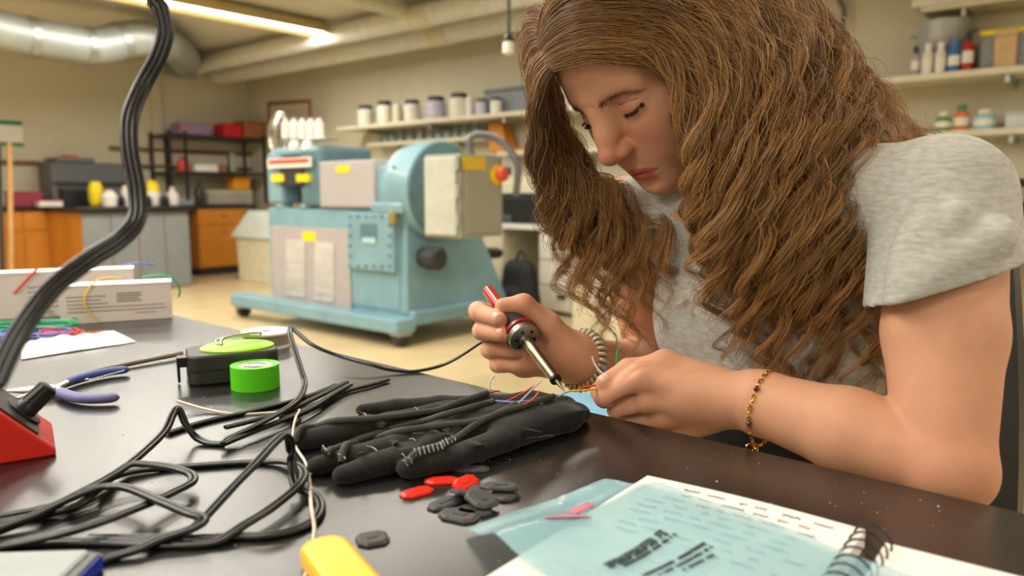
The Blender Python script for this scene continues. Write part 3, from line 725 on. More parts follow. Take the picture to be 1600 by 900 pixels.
def grow(GG, nl, ns, g0, g1, depth, wave=.0140, wl=.082, rad=.0078, tend=(.88, 1.0), seed=1, light=0.0, frizz=.0012, over=.012, lay=None):
    rng = np.random.default_rng(seed); t = np.linspace(0, 1, KP)[None, :]
    g = np.sort(rng.uniform(g0, g1, nl)); P = at_index(GG, g)
    vd = nrm(HT - O3); ly = rng.random(nl) ** 1.3 if lay is None else np.full(nl, lay)
    P = P + vd * (ly * depth)[:, None, None] * np.clip(t * 2.5, .15, 1)[..., None]
    T, S, D = frames(P); Ln = np.linalg.norm(np.diff(P, axis=1), axis=2).sum(1)[:, None]
    ph = g[:, None] * 2.3 + rng.normal(size=(nl, 1)) * .9; w = wl * rng.uniform(.8, 1.3, (nl, 1)); am = wave * rng.uniform(.6, 1.35, (nl, 1)) * np.clip((t - .10) * 2.2, 0, 1) * (1 + .35 * np.clip(t - .5, 0, .5) * 2)
    arg = 2 * math.pi * t * Ln / w + ph
    P = P + S * (am * np.sin(arg))[..., None] + D * (am * .75 * np.cos(arg))[..., None]
    P = P + S * (rng.normal(size=(nl, 1)) * .005 * t)[..., None]
    # strands
    Tn, S2, D2 = frames(P)
    P = np.repeat(P, ns, 0); S2 = np.repeat(S2, ns, 0); D2 = np.repeat(D2, ns, 0); n = nl * ns
    te = np.repeat(rng.uniform(.68, 1.08, (nl, 1)), ns, 0) * rng.uniform(*tend, (n, 1)); tt = np.clip(t * te, 0, 1)
    idx = tt * (KP - 1); i = np.minimum(idx.astype(int), KP - 2); f = (idx - i)[..., None]; rows = np.arange(n)[:, None]
    pick = lambda A: A[rows, i] * (1 - f) + A[rows, i + 1] * f
    P, S2, D2 = pick(P), pick(S2), pick(D2)
    a = rng.random((n, 1)) * 6.28; rr = np.sqrt(rng.random((n, 1))); env = rad * (np.interp(tt, [0, .15, .5, .85, 1], [.6, 1.05, .75, .42, .30]))
    sw = a + 1.1 * tt * rng.normal(size=(n, 1))
    P = P + S2 * (rr * np.cos(sw) * env)[..., None] + D2 * (rr * np.sin(sw) * env)[..., None]
    fz = frizz * rng.lognormal(0, .7, (n, 1)) * np.clip(tt * 1.5, 0, 1)
    a1 = 2 * math.pi * tt * rng.uniform(2, 5, (n, 1)) + rng.random((n, 1)) * 6.28; a2 = 2 * math.pi * tt * rng.uniform(2, 5, (n, 1)) + rng.random((n, 1)) * 6.28
    P = P + S2 * (fz * np.sin(a1))[..., None] + D2 * (fz * np.sin(a2))[..., None]
    P = head_push(P, .003 + over * rng.random((n, 1)) * np.ones_like(tt))
    R = (.00027 * rng.uniform(.7, 1.2, (n, 1))) * np.interp(tt, [0, .6, 1], [1, .95, .45])
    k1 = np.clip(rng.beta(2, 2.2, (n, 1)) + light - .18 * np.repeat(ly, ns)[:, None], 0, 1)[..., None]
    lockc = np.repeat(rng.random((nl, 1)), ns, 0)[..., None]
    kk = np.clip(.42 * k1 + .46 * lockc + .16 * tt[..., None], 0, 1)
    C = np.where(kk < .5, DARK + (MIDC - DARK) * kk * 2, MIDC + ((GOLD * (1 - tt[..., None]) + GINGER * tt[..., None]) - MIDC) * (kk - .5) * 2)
    return tubes(P, R, C)
GGA, GGB = guides(GA), guides(GB)
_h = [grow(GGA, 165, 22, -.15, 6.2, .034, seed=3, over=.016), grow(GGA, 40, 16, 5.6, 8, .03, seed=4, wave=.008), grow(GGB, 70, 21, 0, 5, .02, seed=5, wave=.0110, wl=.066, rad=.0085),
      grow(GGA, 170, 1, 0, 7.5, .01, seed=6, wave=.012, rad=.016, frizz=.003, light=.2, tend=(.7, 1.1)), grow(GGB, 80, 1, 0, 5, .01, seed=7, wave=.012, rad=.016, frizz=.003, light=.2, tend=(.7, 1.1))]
hv, hq, hc, o_ = [], [], [], 0
for v, q, c in _h: hv.append(v); hq.append(q + o_); hc.append(c); o_ += len(v)
hair = np_mesh('hair', np.concatenate(hv) - PO, np.zeros((0, 3), int), np.concatenate(hq), M_HAIR, person, colors=np.concatenate(hc))
hair['label'] = 'long wavy brown hair with golden ends'
# the body of the hair underneath the strands
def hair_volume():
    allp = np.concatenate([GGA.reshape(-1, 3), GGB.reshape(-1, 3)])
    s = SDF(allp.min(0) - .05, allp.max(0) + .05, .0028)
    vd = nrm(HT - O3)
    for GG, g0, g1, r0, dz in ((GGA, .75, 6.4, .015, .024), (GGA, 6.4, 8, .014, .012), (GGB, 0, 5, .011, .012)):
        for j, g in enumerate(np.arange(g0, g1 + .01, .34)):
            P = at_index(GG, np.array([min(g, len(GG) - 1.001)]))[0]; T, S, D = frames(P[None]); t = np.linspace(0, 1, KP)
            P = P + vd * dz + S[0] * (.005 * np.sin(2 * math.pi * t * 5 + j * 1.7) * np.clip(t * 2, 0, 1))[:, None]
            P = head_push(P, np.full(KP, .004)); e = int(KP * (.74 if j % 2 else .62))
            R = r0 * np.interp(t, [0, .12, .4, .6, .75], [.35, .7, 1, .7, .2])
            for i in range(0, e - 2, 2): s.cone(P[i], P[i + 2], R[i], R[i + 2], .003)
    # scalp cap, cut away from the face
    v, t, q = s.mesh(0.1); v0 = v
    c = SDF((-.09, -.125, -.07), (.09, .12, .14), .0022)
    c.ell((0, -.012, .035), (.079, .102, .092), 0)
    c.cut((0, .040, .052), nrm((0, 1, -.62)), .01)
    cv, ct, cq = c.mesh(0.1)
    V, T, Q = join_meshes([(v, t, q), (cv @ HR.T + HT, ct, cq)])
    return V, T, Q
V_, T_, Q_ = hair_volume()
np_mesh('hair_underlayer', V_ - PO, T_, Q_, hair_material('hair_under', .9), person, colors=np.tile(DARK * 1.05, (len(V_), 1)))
print('HAIR quads', sum(map(len, hq)))
# ------------------------------------------------------------------ things on the table
def ang(x0, y0, x1, y1, h=0.0): d = tab(x1, y1, h) - tab(x0, y0, h); return math.atan2(d[1], d[0])
M_BLACKP = mat('black_plastic', srgb(30, 30, 32), rough=.4, var=.15)
M_RED = mat('red_plastic', srgb(214, 44, 32), rough=.38, var=.05)
M_CORD = mat('cord_rubber', srgb(15, 15, 15), rough=.36, var=.2, spec=.55)
M_CHROME = mat('bright_steel', srgb(190, 186, 178), rough=.25, metal=1.0, var=.1)
M_WHITEP = mat('white_plastic', srgb(228, 224, 214), rough=.45, var=.03)
M_LIME = mat('lime_plastic', srgb(150, 232, 20), rough=.35, var=.05)

# ---- red soldering station
c0 = tab(88, 712); fd = nrm(tab(79, 650) - c0); sd = np.array([-fd[1], fd[0], 0])      # front edge, and the side away from the front
st_ = thing('soldering_station', 'red wedge-shaped soldering station with a black knob', 'soldering station', c0, math.atan2(-sd[1], -sd[0]))
# local: -X along the side face away from the front, Y along the front edge
prof = [(0, 0), (0, .006), (-.088, .098), (-.16, .098), (-.16, 0)]; W_ = .088
m = MB(); n = len(prof); V = [(x, 0, z) for x, z in prof] + [(x, W_, z) for x, z in prof]
m.add(V, [tuple(range(n)), tuple(range(2 * n - 1, n - 1, -1))] + [(i, n + i, n + (i + 1) % n, (i + 1) % n) for i in range(n)])
m.build('body', M_RED, st_, bevel=.002)
sn = nrm((.092, 0, .088)); sl_ = nrm((-.088, 0, .092))       # panel normal and up the slope
def onpanel(u, v, h=0.0): return np.array([0, 0, .006]) + sl_ * u + np.array([0, v, 0]) + sn * h
pan = MB(); P4 = [onpanel(.018, .006, .0005), onpanel(.112, .006, .0005), onpanel(.112, .082, .0005), onpanel(.018, .082, .0005)]
pan.add([p for p in P4] + [p + sn * .0012 for p in P4], [(0, 1, 2, 3), (4, 5, 6, 7), (0, 1, 5, 4), (1, 2, 6, 5), (2, 3, 7, 6), (3, 0, 4, 7)])
pan.build('control_panel', mat('panel_dark', srgb(62, 62, 58), rough=.35), st_)
kb = onpanel(.034, .042, .001); k_ = MB().lathe([(.017, 0), (.017, .003), (.0095, .004), (.0095, .008), (.0088, .009), (.0080, .030), (.0065, .031)], kb, sn, 20)
for i in range(10):
    a = i * .628; x, y, d = frame_from(sn); r_ = x * math.cos(a) + y * math.sin(a); k_.cyl(kb + sn * .010 + r_ * .0084, kb + sn * .029 + r_ * .0076, .0012, n=5)
k_.build('knob', M_BLACKP, st_, smooth=35)
MB().lathe([(.0052, 0), (.0052, .004), (.004, .007), (.001, .009)], onpanel(.105, .012, .001), sn, 12).build('indicator_lamp', mat('red_lens', srgb(170, 10, 20), rough=.15, coat=.6), st_, smooth=40)

# ---- tape measure lying on its side
tm = tab(362, 560, .019); tma = ang(300, 601, 430, 588)
t = thing('tape_measure', 'black tape measure with a lime green face and wire clip', 'tape measure', tab(364, 588), tma)
MB().prism(rrect(.104, .074, .016, 6), 0, .036).build('case', mat('case_rubber', srgb(50, 49, 48), rough=.5, var=.1), t, smooth=30, bevel=.003)
MB().box((0, -.0372, .018), (.098, .0008, .0012)).build('seam', M_BLACKP, t)
fc = MB().lathe([(.0375, 0), (.0375, .002), (.034, .004), (.012, .0048)], (.006, 0, .036), (0, 0, 1), 40); fc.V = [(x * 1.16, y * .90, z) for x, y, z in fc.V]
fc.build('face_plate', M_LIME, t, smooth=30)
MB().tube(smooth_path([(-.012, -.012, .043), (-.010, -.004, .049), (.012, .004, .051), (.034, .012, .050), (.037, .017, .047), (.032, .020, .045), (.008, .012, .048), (-.014, .000, .048), (-.018, -.008, .045), (-.012, -.012, .043)], 6), .0016, n=8).build('clip', M_CHROME, t, smooth=60)
m = MB().box((-.0575, -.012, .027), (.012, .018, .012)); m.box((-.0615, -.012, .014), (.003, .018, .022)); m.build('hook', M_BLACKP, t, bevel=.001)

# ---- roll of lime tape
rt = thing('tape_roll', 'roll of bright green vinyl tape standing by the tape measure', 'tape', tab(399.5, 604), ang(380, 604, 420, 604))
MB().lathe([(.0200, 0), (.0275, 0), (.0275, .027), (.0200, .027), (.0200, 0)], (0, 0, 0), (0, 0, 1), 48, cap=False).build('tape', mat('green_tape', srgb(92, 214, 24), rough=.42, var=.03), rt, smooth=35)
MB().lathe([(.0165, .001), (.0199, .001), (.0199, .0262), (.0165, .0262), (.0165, .001)], (0, 0, 0), (0, 0, 1), 40, cap=False).build('core', mat('core_card', srgb(216, 208, 190), rough=.7), rt, smooth=35)
MB().lathe([(.0164, .0240), (.0164, .0255), (.002, .0255)], (0, 0, 0), (0, 0, 1), 32).build('core_label', mat('label_paper', srgb(206, 202, 190), rough=.6), rt, smooth=35)
for i, (r_, a0, a1) in enumerate(((.0115, 200, 340), (.0075, 215, 325), (.0118, 30, 150))):
    MB().tube([(r_ * math.cos(math.radians(a)), r_ * math.sin(math.radians(a)), .0257) for a in np.linspace(a0, a1, 9)], .0012, n=4, sy=.25).build('print_mark', mat('blue_print', srgb(52, 78, 116), rough=.6), rt)
MB().tube([(.0222, -.0165, .0265), (.0225, -.0162, .018), (.0228, -.0156, .009), (.0238, -.0142, .0005)], .0006, n=5).build('tape_end', _mats['green_tape'], rt)

# ---- white spool behind
sp_ = thing('wire_spool', 'white plastic spool standing behind the tape measure', 'spool', tab(417, 540), 0)
MB().lathe([(.005, .0195), (.036, .0195), (.036, .0225), (.009, .0225), (.008, .016)], (0, 0, 0), (0, 0, 1), 40, cap=False).build('flange', M_WHITEP, sp_, smooth=35)
MB().lathe([(.005, 0), (.036, 0), (.036, .003), (.005, .003)], (0, 0, 0), (0, 0, 1), 40).build('flange', M_WHITEP, sp_, smooth=35)
MB().lathe([(.033, .003), (.033, .0195)], (0, 0, 0), (0, 0, 1), 40).build('wound_wire', mat('tan_solder', srgb(150, 138, 124), rough=.4, metal=.4), sp_, smooth=35)

# ---- pliers
M_BLUEG = mat('blue_grip', srgb(62, 76, 140), rough=.55, var=.08); M_BLUEG2 = mat('blue_grip_faded', srgb(100, 100, 150), rough=.6, var=.08)
pl0 = tab(84, 609, .006)
pl = thing('pliers', 'needle-nose pliers with blue cushioned handles lying open', 'pliers', (pl0[0], pl0[1], TZ))
def plp(x, y, h=.007): return tab(x, y, h) - np.array([pl0[0], pl0[1], TZ])
for pth, mm in (([(100, 600), (112, 595), (140, 587), (175, 580), (203, 577)], M_BLUEG), ([(94, 611), (102, 616), (125, 622), (155, 623), (187, 621)], M_BLUEG2)):
    P = smooth_path([plp(*p) for p in pth], 6); k = len(P)
    MB().tube(P, np.interp(np.linspace(0, 1, k), [0, .06, .4, .9, .97, 1], [.0045, .0058, .0064, .0060, .0045, .0012]), n=12, sx=1.15, sy=.85, up=(0, 0, 1)).build('handle', mm, pl, smooth=60)
P = [plp(*p) for p in ((84, 609), (92, 605), (108, 597))]; MB().tube(P, .0045, n=8).build('shank', M_CHROME, pl, smooth=60)
P = [plp(*p) for p in ((84, 608), (92, 610), (102, 616))]; MB().tube(P, .0045, n=8).build('shank', M_CHROME, pl, smooth=60)
MB().lathe([(.0085, -.005), (.0085, .004), (.006, .005)], plp(82, 609), (0, 0, 1), 16).build('joint', M_CHROME, pl, smooth=40)
for tip in ((12, 611), (26, 623)):
    MB().tube([plp(83, 609), plp(.5 * (83 + tip[0]), .5 * (609 + tip[1])), plp(*tip)], [.0065, .0048, .0018], n=8).build('jaw', M_CHROME, pl, smooth=60)
for i in range(11):     # small pale print along the upper grip
    x = 134 + i * 5.6; y = 595 - i * 1.5 - (2 if i == 0 else 0); a, b = plp(x, y, .0125), plp(x + 3.6, y - 1.0, .0125)
    d_ = nrm(O3 - (a + np.array([pl0[0], pl0[1], TZ]))) * .0012
    MB().tube([a + d_, b + d_], .0012 if i else .002, n=5, sy=.5).build('grip_print', mat('pale_print', srgb(190, 205, 210), rough=.6), pl)

# ---- slim metal file pointing at the tape measure
tag(MB().tube([tab(136, 582, .004), tab(160, 577, .004), tab(285, 552, .006)], [.0018, .0030, .0034], n=8).build('metal_rod', mat('worn_brass', srgb(120, 108, 92), rough=.4, metal=.7), smooth=60), 'slim worn metal rod between pliers and tape measure', 'rod')

# ---- printed white cartons with off-cuts of wire
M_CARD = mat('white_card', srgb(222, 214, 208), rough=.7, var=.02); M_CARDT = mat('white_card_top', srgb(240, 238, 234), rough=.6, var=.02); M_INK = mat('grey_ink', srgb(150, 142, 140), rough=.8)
def carton(bl, br, hgt, dep, label, lines, seal):
    a, b = tab(*bl), tab(*br); wd = np.linalg.norm(b - a); rz = math.atan2(*(b - a)[1::-1])
    t = thing('carton', label, 'box', a, rz, 'white cartons at the table end')
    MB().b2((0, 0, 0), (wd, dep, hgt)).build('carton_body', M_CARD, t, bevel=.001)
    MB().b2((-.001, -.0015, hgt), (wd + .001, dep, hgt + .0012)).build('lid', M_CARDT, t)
    for (u0, u1, v0, v1) in lines: MB().b2((u0 * wd, -.0005, v0 * hgt), (u1 * wd, .0, v1 * hgt)).build('print_line', M_INK, t)
    MB().tube([(seal[0] * wd + .004 * math.cos(q), -.0005, seal[1] * hgt + .004 * math.sin(q)) for q in np.linspace(0, 6.283, 13)[:-1]], .0011, n=4, closed=True).build('recycling_mark', mat('green_ink', srgb(150, 176, 140), rough=.8), t)
    return t
ln = [(.06, .40, .70, .73), (.06, .36, .60, .63), (.06, .42, .50, .53), (.06, .93, .40, .43), (.06, .95, .30, .33), (.66, .85, .20, .23), (.50, .72, .74, .78), (.50, .72, .67, .71), (.50, .70, .60, .64), (.50, .72, .53, .57)]
carton((95, 508), (270, 497), .066, .055, 'smaller white printed carton in front, yellow wire on it', ln, (.12, .13))
ln2 = [(.35, .72, .66, .69), (.35, .68, .55, .58), (.35, .66, .44, .47), (.35, .62, .33, .36), (.35, .60, .22, .25)]
carton((-50, 503), (212, 487), .083, .06, 'longer white printed carton standing behind the smaller carton', ln2, (.47, .11))
def wire(name, pts, r, m, label, cat='wire', n=6, group=None, seg=8):
    P = smooth_path(pts, seg); o = MB().tube(P - P[0], r, n=n).build(name, m, loc=P[0], smooth=60); return tag(o, label, cat, group)
M_WY, M_WG, M_WR, M_WB, M_WW = (mat('wire_' + k, srgb(*c), rough=.4) for k, c in (('yellow', (226, 190, 40)), ('green', (30, 160, 110)), ('red', (214, 60, 44)), ('blue', (88, 110, 190)), ('white', (224, 220, 212))))
bd = atz(95, 508, TZ)[1] * 1.0
def face_pt(x, y, out=.004):      # pixel -> point just in front of the small carton's front face
    a, b = tab(95, 508), tab(270, 497); d = nrm(b - a); nn = np.array([d[1], -d[0], 0]); return atpl(x, y, nn, nn @ a + out)
def face2_pt(x, y, out=.004):
    a, b = tab(-50, 503), tab(212, 487); d = nrm(b - a); nn = np.array([d[1], -d[0], 0]); return atpl(x, y, nn, nn @ a + out)
wire('wire_offcut', [face_pt(190, 434, .001), face_pt(165, 434), face_pt(147, 441), face_pt(134, 460), face_pt(133, 478), face_pt(141, 491), face_pt(151, 499)], .0016, M_WY, 'yellow wire curling down the small carton')
wire('wire_offcut', [face_pt(222, 434, -.02), face_pt(240, 430, -.02), face_pt(262, 431, -.02), face_pt(276, 441, -.02), face_pt(281, 455, -.02), face_pt(279, 464, -.02)], .0018, M_WG, 'green wire arching over the end of the small carton')
wire('wire_offcut', [face2_pt(58, 420), face2_pt(42, 437), face2_pt(22, 459)], .0022, M_WR, 'short red wire on the longer carton')
wire('wire_offcut', [face2_pt(190, 415, -.03), face2_pt(215, 411, -.03), face2_pt(242, 413, -.03)], .0020, M_WB, 'blue wire lying on top of the longer carton')
# coils of hook-up wire
def coil(cx, cy, rx, ry, turns, m, label, seed, r=.0011, tail=None):
    rng = np.random.default_rng(seed); c = tab(cx, cy); P = []
    for i in range(turns * 10):
        a = i / 10 * 2 * math.pi; k = 1 + .12 * math.sin(i * .37 + seed) + rng.normal() * .02
        P.append(c + np.array([rx * k * math.cos(a), ry * k * math.sin(a + .2 * math.sin(i * .11)), r + .010 * (.5 + .5 * math.sin(i * .23 + seed)) + .0015 * rng.random()]))
    if tail: P += [tab(*p) for p in tail]
    return wire('wire_coil', P, r, m, label, 'wire', n=5, seg=4)
coil(45, 516, .075, .035, 9, M_WG, 'tangled coil of green wire by the cartons', 2)
coil(58, 528, .055, .030, 7, M_WB, 'coil of blue wire in front of the green coil', 3)
coil(95, 527, .030, .020, 5, M_WR, 'coil of red wire next to the blue coil', 4, tail=[(120, 522, .003), (145, 519, .003), (172, 518, .003)])
# crumpled clear bag
def soft_sheet(name, quad, nx, ny, h, amp, m, label, cat, seed, thick=.0006, base=.0008, parent=None):
    rng = np.random.default_rng(seed); a, b, c, d = [np.array(tab(*q)) for q in quad]; V = []; F = []
    ph = rng.random(8) * 6.28
    for top in (0, 1):
        for j in range(ny + 1):
            for i in range(nx + 1):
                u, v = i / nx, j / ny; p = (a * (1 - u) + b * u) * (1 - v) + (d * (1 - u) + c * u) * v
                e = min(1, 5 * min(u, 1 - u, v, 1 - v) + .12)
                z = h * e * (.55 + .25 * math.sin(5 * u + 2 * v + ph[0]) + .20 * math.sin(9 * v - 4 * u + ph[1])) + amp * e * (math.sin(23 * u + 9 * v + ph[2]) * .5 + .5) * (math.sin(17 * v - 8 * u + ph[3]) * .5 + .5)
                V.append(p + np.array([0, 0, base + (z + thick if top else 0)]))
    k = (nx + 1) * (ny + 1); idx = lambda i, j, t: t * k + j * (nx + 1) + i
    for j in range(ny):
        for i in range(nx):
            F.append((idx(i, j, 1), idx(i + 1, j, 1), idx(i + 1, j + 1, 1), idx(i, j + 1, 1))); F.append((idx(i, j + 1, 0), idx(i + 1, j + 1, 0), idx(i + 1, j, 0), idx(i, j, 0)))
    for i in range(nx): F.append((idx(i, 0, 0), idx(i + 1, 0, 0), idx(i + 1, 0, 1), idx(i, 0, 1))); F.append((idx(i + 1, ny, 0), idx(i, ny, 0), idx(i, ny, 1), idx(i + 1, ny, 1)))
    for j in range(ny): F.append((idx(0, j + 1, 0), idx(0, j, 0), idx(0, j, 1), idx(0, j + 1, 1))); F.append((idx(nx, j, 0), idx(nx, j + 1, 0), idx(nx, j + 1, 1), idx(nx, j, 1)))
    o = tab(*quad[0]); mb = MB().add([v - o for v in V], F)
    return tag(mb.build(name, m, parent, loc=o if parent is None else None, smooth=50), label, cat)
soft_sheet('parts_bag', [(34, 563), (213, 535), (178, 518), (30, 540)], 26, 10, .008, .005, mat('bag_film', srgb(226, 228, 222), rough=.3, spec=.6, var=.12, scale=60, coat=.3), 'crumpled white plastic bag lying in front of the wire coils', 'bag', 9)

# ---- twin-lead cords. Points: (px, py, height above the table)
def twin(name, pts, label, r=.0020, gap=.0019, world=(), group='black twin-lead cords', sides=(-1, 1), flat=False):
    P = smooth_path([tab(*p) for p in pts] + [np.array(p) for p in world], 8)
    T = np.gradient(P, axis=0); T /= np.linalg.norm(T, axis=1, keepdims=True)
    S = np.cross(T, [0, 0, 1.]); S /= np.maximum(np.linalg.norm(S, axis=1, keepdims=True), .05)
    for _ in range(4): S = (np.roll(S, 1, 0) + S + np.roll(S, -1, 0)); S[0], S[-1] = S[1], S[-2]; S /= np.linalg.norm(S, axis=1, keepdims=True)
    mb = MB(); o = P[0].copy()
    for e in sides: mb.tube(P + S * gap * e - o, r, n=8)
    return tag(mb.build(name, M_CORD, loc=o, smooth=60), label, 'cord', group)
h0 = .0022
twin('power_cord', [(348, 693, h0), (325, 692, h0), (305, 682, .006), (290, 662, .018), (279, 638, .032), (270, 648, .028), (256, 676, .018), (216, 714, .008), (185, 737, .006), (150, 767, .008), (125, 787, .006), (87, 800, .004), (37, 810, h0), (-20, 820, h0)], 'black twin cord arching up to a peak left of the green tape')
twin('power_cord', [(-20, 858, h0), (62, 842, .008), (140, 822, .012), (225, 790, .010), (275, 767, .009), (300, 753, .009), (297, 740, .010), (265, 730, .012), (225, 725, .014), (202, 727, .014), (180, 740, .012), (150, 757, .010), (110, 777, .008), (60, 805, .006), (-20, 838, h0)], 'black twin cord making the wide round loop in the coil')
twin('power_cord', [(-20, 832, .010), (50, 806, .012), (122, 773, .012), (162, 761, .012), (200, 763, .013), (250, 783, .014), (290, 800, .014), (318, 811, .012), (300, 826, .009), (250, 843, .006), (212, 860, .004), (162, 875, h0), (125, 892, h0), (112, 930, h0)], 'black twin cord bent back in a sharp fold in the coil')
twin('power_cord', [(-20, 810, h0), (75, 792, .004), (137, 767, .005), (175, 747, .005), (212, 736, .004), (265, 731, h0), (330, 726, h0), (400, 722, h0), (440, 721, .004), (466, 728, .008), (475, 741, .010), (468, 756, .010), (452, 772, .009), (418, 798, .008), (385, 818, .006), (362, 833, .005), (330, 849, h0), (250, 851, h0), (125, 846, h0), (-20, 852, h0)], 'black twin cord with a long straight run across the coil')
twin('power_cord', [(300, 826, .004), (322, 806, .010), (362, 763, .022), (397, 727, .034), (424, 697, .042), (444, 680, .045), (452, 687, .040), (455, 712, .026), (458, 741, .014), (463, 761, .008), (476, 768, .005), (490, 773, .004), (499, 783, h0), (500, 797, h0), (490, 813, h0), (461, 828, h0), (418, 837, h0), (374, 838, h0), (312, 841, .003), (230, 841, h0), (137, 840, h0)], 'black twin cord standing up in an arch beside the glove fingertips')
S_ = [[(262, 677), (322, 658), (400, 641), (470, 623), (510, 608), (525, 601)], [(352, 668), (400, 656), (450, 641), (490, 623), (520, 608), (541, 597)], [(349, 694), (392, 676), (440, 657), (482, 640), (520, 616), (547, 601)], [(440, 653), (480, 637), (535, 613), (580, 601), (606, 593)]]
for pts, hh, lb in zip(S_, (h0, .006, .006, .003), ('cut piece of black twin cord, farthest back of the bundle', 'cut piece of black twin cord with a frayed end by the green tape', 'cut piece of black twin cord, front of the bundle', 'cut piece of black twin cord reaching furthest toward the glove')):
    twin('cord_offcut', [(x, y, hh) for x, y in pts], lb, r=.0019, gap=.0018, group='cut cord pieces')
# the iron's own lead: hand -> edge of table -> arch -> bundle
_lead = [IRON_END - IAX * .02, atd(776, 482, .925), atd(778, 515, .945), atd(752, 535, .955), atd(700, 567, .965), atd(650, 580, .955), atd(610, 578, .95)]
P = smooth_path([np.array(p) for p in _lead] + [tab(580, 570, .012), tab(530, 556, .020), tab(490, 540, .032), tab(464, 519, .045), tab(454, 512, .050), tab(453, 522, .046), tab(460, 545, .034), tab(471, 580, .016), tab(476, 600, .008), tab(467, 622, .010), tab(442, 642, .011), tab(400, 665, .010), tab(362, 683, .006), tab(349, 692, .0035)], 8)
T = np.gradient(P, axis=0); T /= np.linalg.norm(T, axis=1, keepdims=True); S = np.cross(T, [0, 0, 1.]); S /= np.maximum(np.linalg.norm(S, axis=1, keepdims=True), .05)
mb = MB(); o_ = P[0].copy()
for e in (-1, 1): mb.tube(P + S * .0017 * e - o_, .0018, n=8)
tag(mb.build('iron_lead', M_CORD, loc=o_, smooth=60), 'thin black lead running from the soldering iron over the table edge', 'cord')
# thick ribbed cable hanging in front
cab = [(-30, 640, .34), (-8, 598, .35), (30, 520, .37), (80, 452, .39), (140, 405, .41), (188, 374, .43), (213, 343, .44), (214, 300, .45), (203, 235, .46), (204, 182, .47), (224, 132, .48), (246, 92, .48), (258, 52, .48), (250, 12, .48), (238, -30, .48)]
P = [atd(*p) for p in cab]; P = [P[0] + np.array([-.03, .03, -.12])] + P + [P[-1] + np.array([-.004, .01, .12]), P[-1] + np.array([.0, .05, .5]), np.array([P[-1][0] + .02, P[-1][1] + .1, CEIL])]
P = smooth_path(P, 10); T = np.gradient(P, axis=0); T /= np.linalg.norm(T, axis=1, keepdims=True); S = np.cross(T, nrm([-.25, 1, -.1])); S /= np.linalg.norm(S, axis=1, keepdims=True)
mb = MB(); o_ = P[0].copy()
for e in (-1, 0, 1): mb.tube(P + S * .0030 * e - o_, .0023 if e else .0025, n=10)
tag(mb.build('hanging_cable', M_CORD, loc=o_, smooth=60), 'thick ribbed black cable hanging in a wavy curve from the ceiling', 'cable')
# thin white wire
tag(wire('white_wire', [tab(*p) for p in ((276, 626, .010), (325, 640, .003), (370, 647, .0014), (420, 645, .0014), (455, 643, .0014), (468, 641, .006), (462, 653, .008), (458, 677, .006), (464, 701, .005), (478, 724, .0035), (484, 755, .004), (486, 790, .006), (491, 825, .003), (487, 860, .0016), (478, 895, .0016), (466, 940, .0016))], .0013, mat('cream_wire', srgb(222, 208, 188), rough=.5), 'thin cream wire running past the glove toward the viewer'), cat='wire')

# ---- the soldering iron
iron = thing('soldering_iron', 'soldering iron with a dark foam grip and red end, held in the hand', 'soldering iron', IRON_TIP)
Li = float(np.linalg.norm(IRON_END - IRON_TIP)); IA = IAX
print('IRON', Li)
lp_ = lambda prof, nm, mm, sm=35: MB().lathe([(r, f * Li) for r, f in prof], (0, 0, 0), IA, 32).build(nm, mm, iron, smooth=sm)
lp_([(.0004, .0), (.0012, .02), (.0024, .075), (.0030, .09)], 'tip', mat('tinned_tip', srgb(150, 145, 135), rough=.35, metal=1.0), 60)
lp_([(.0030, .085), (.0058, .09), (.0062, .095), (.0062, .105), (.0056, .11)], 'tip_nut', mat('dark_steel', srgb(60, 58, 55), rough=.4, metal=.9))
lp_([(.0056, .105), (.0060, .30), (.0062, .44), (.0056, .45)], 'barrel', mat('heated_steel', srgb(168, 156, 134), rough=.32, metal=1.0, col2=srgb(134, 118, 92), scale=30), 60)
lp_([(.0062, .45), (.0068, .468), (.0150, .474), (.0168, .482), (.0170, .49), (.0170, .52), (.0150, .53)], 'ferrule', mat('brushed_steel', srgb(150, 146, 138), rough=.42, metal=.9))
for i in range(6):
    x, y, d = frame_from(IA); a = i * 1.047; c = IA * .473 * Li + (x * math.cos(a) + y * math.sin(a)) * .0110
    MB().cyl(c - IA * .002, c + IA * .002, .0016, n=8).build('vent', _mats['dark_steel'], iron)
lp_([(.0155, .52), (.0188, .525), (.0188, .545), (.0150, .55)], 'flange', mat('dark_red_plastic', srgb(150, 24, 24), rough=.3))
lp_([(.0135, .545), (.0150, .56), (.0145, .66), (.0125, .78), (.0100, .80)], 'grip', mat('foam_grip', srgb(58, 56, 56), rough=.95, bump=.5, bscale=700, bdist=.001), 60)
lp_([(.0072, .79), (.0072, 1.0), (.0060, 1.005)], 'end_sleeve', mat('deep_red_plastic', srgb(176, 34, 30), rough=.25, coat=.5))

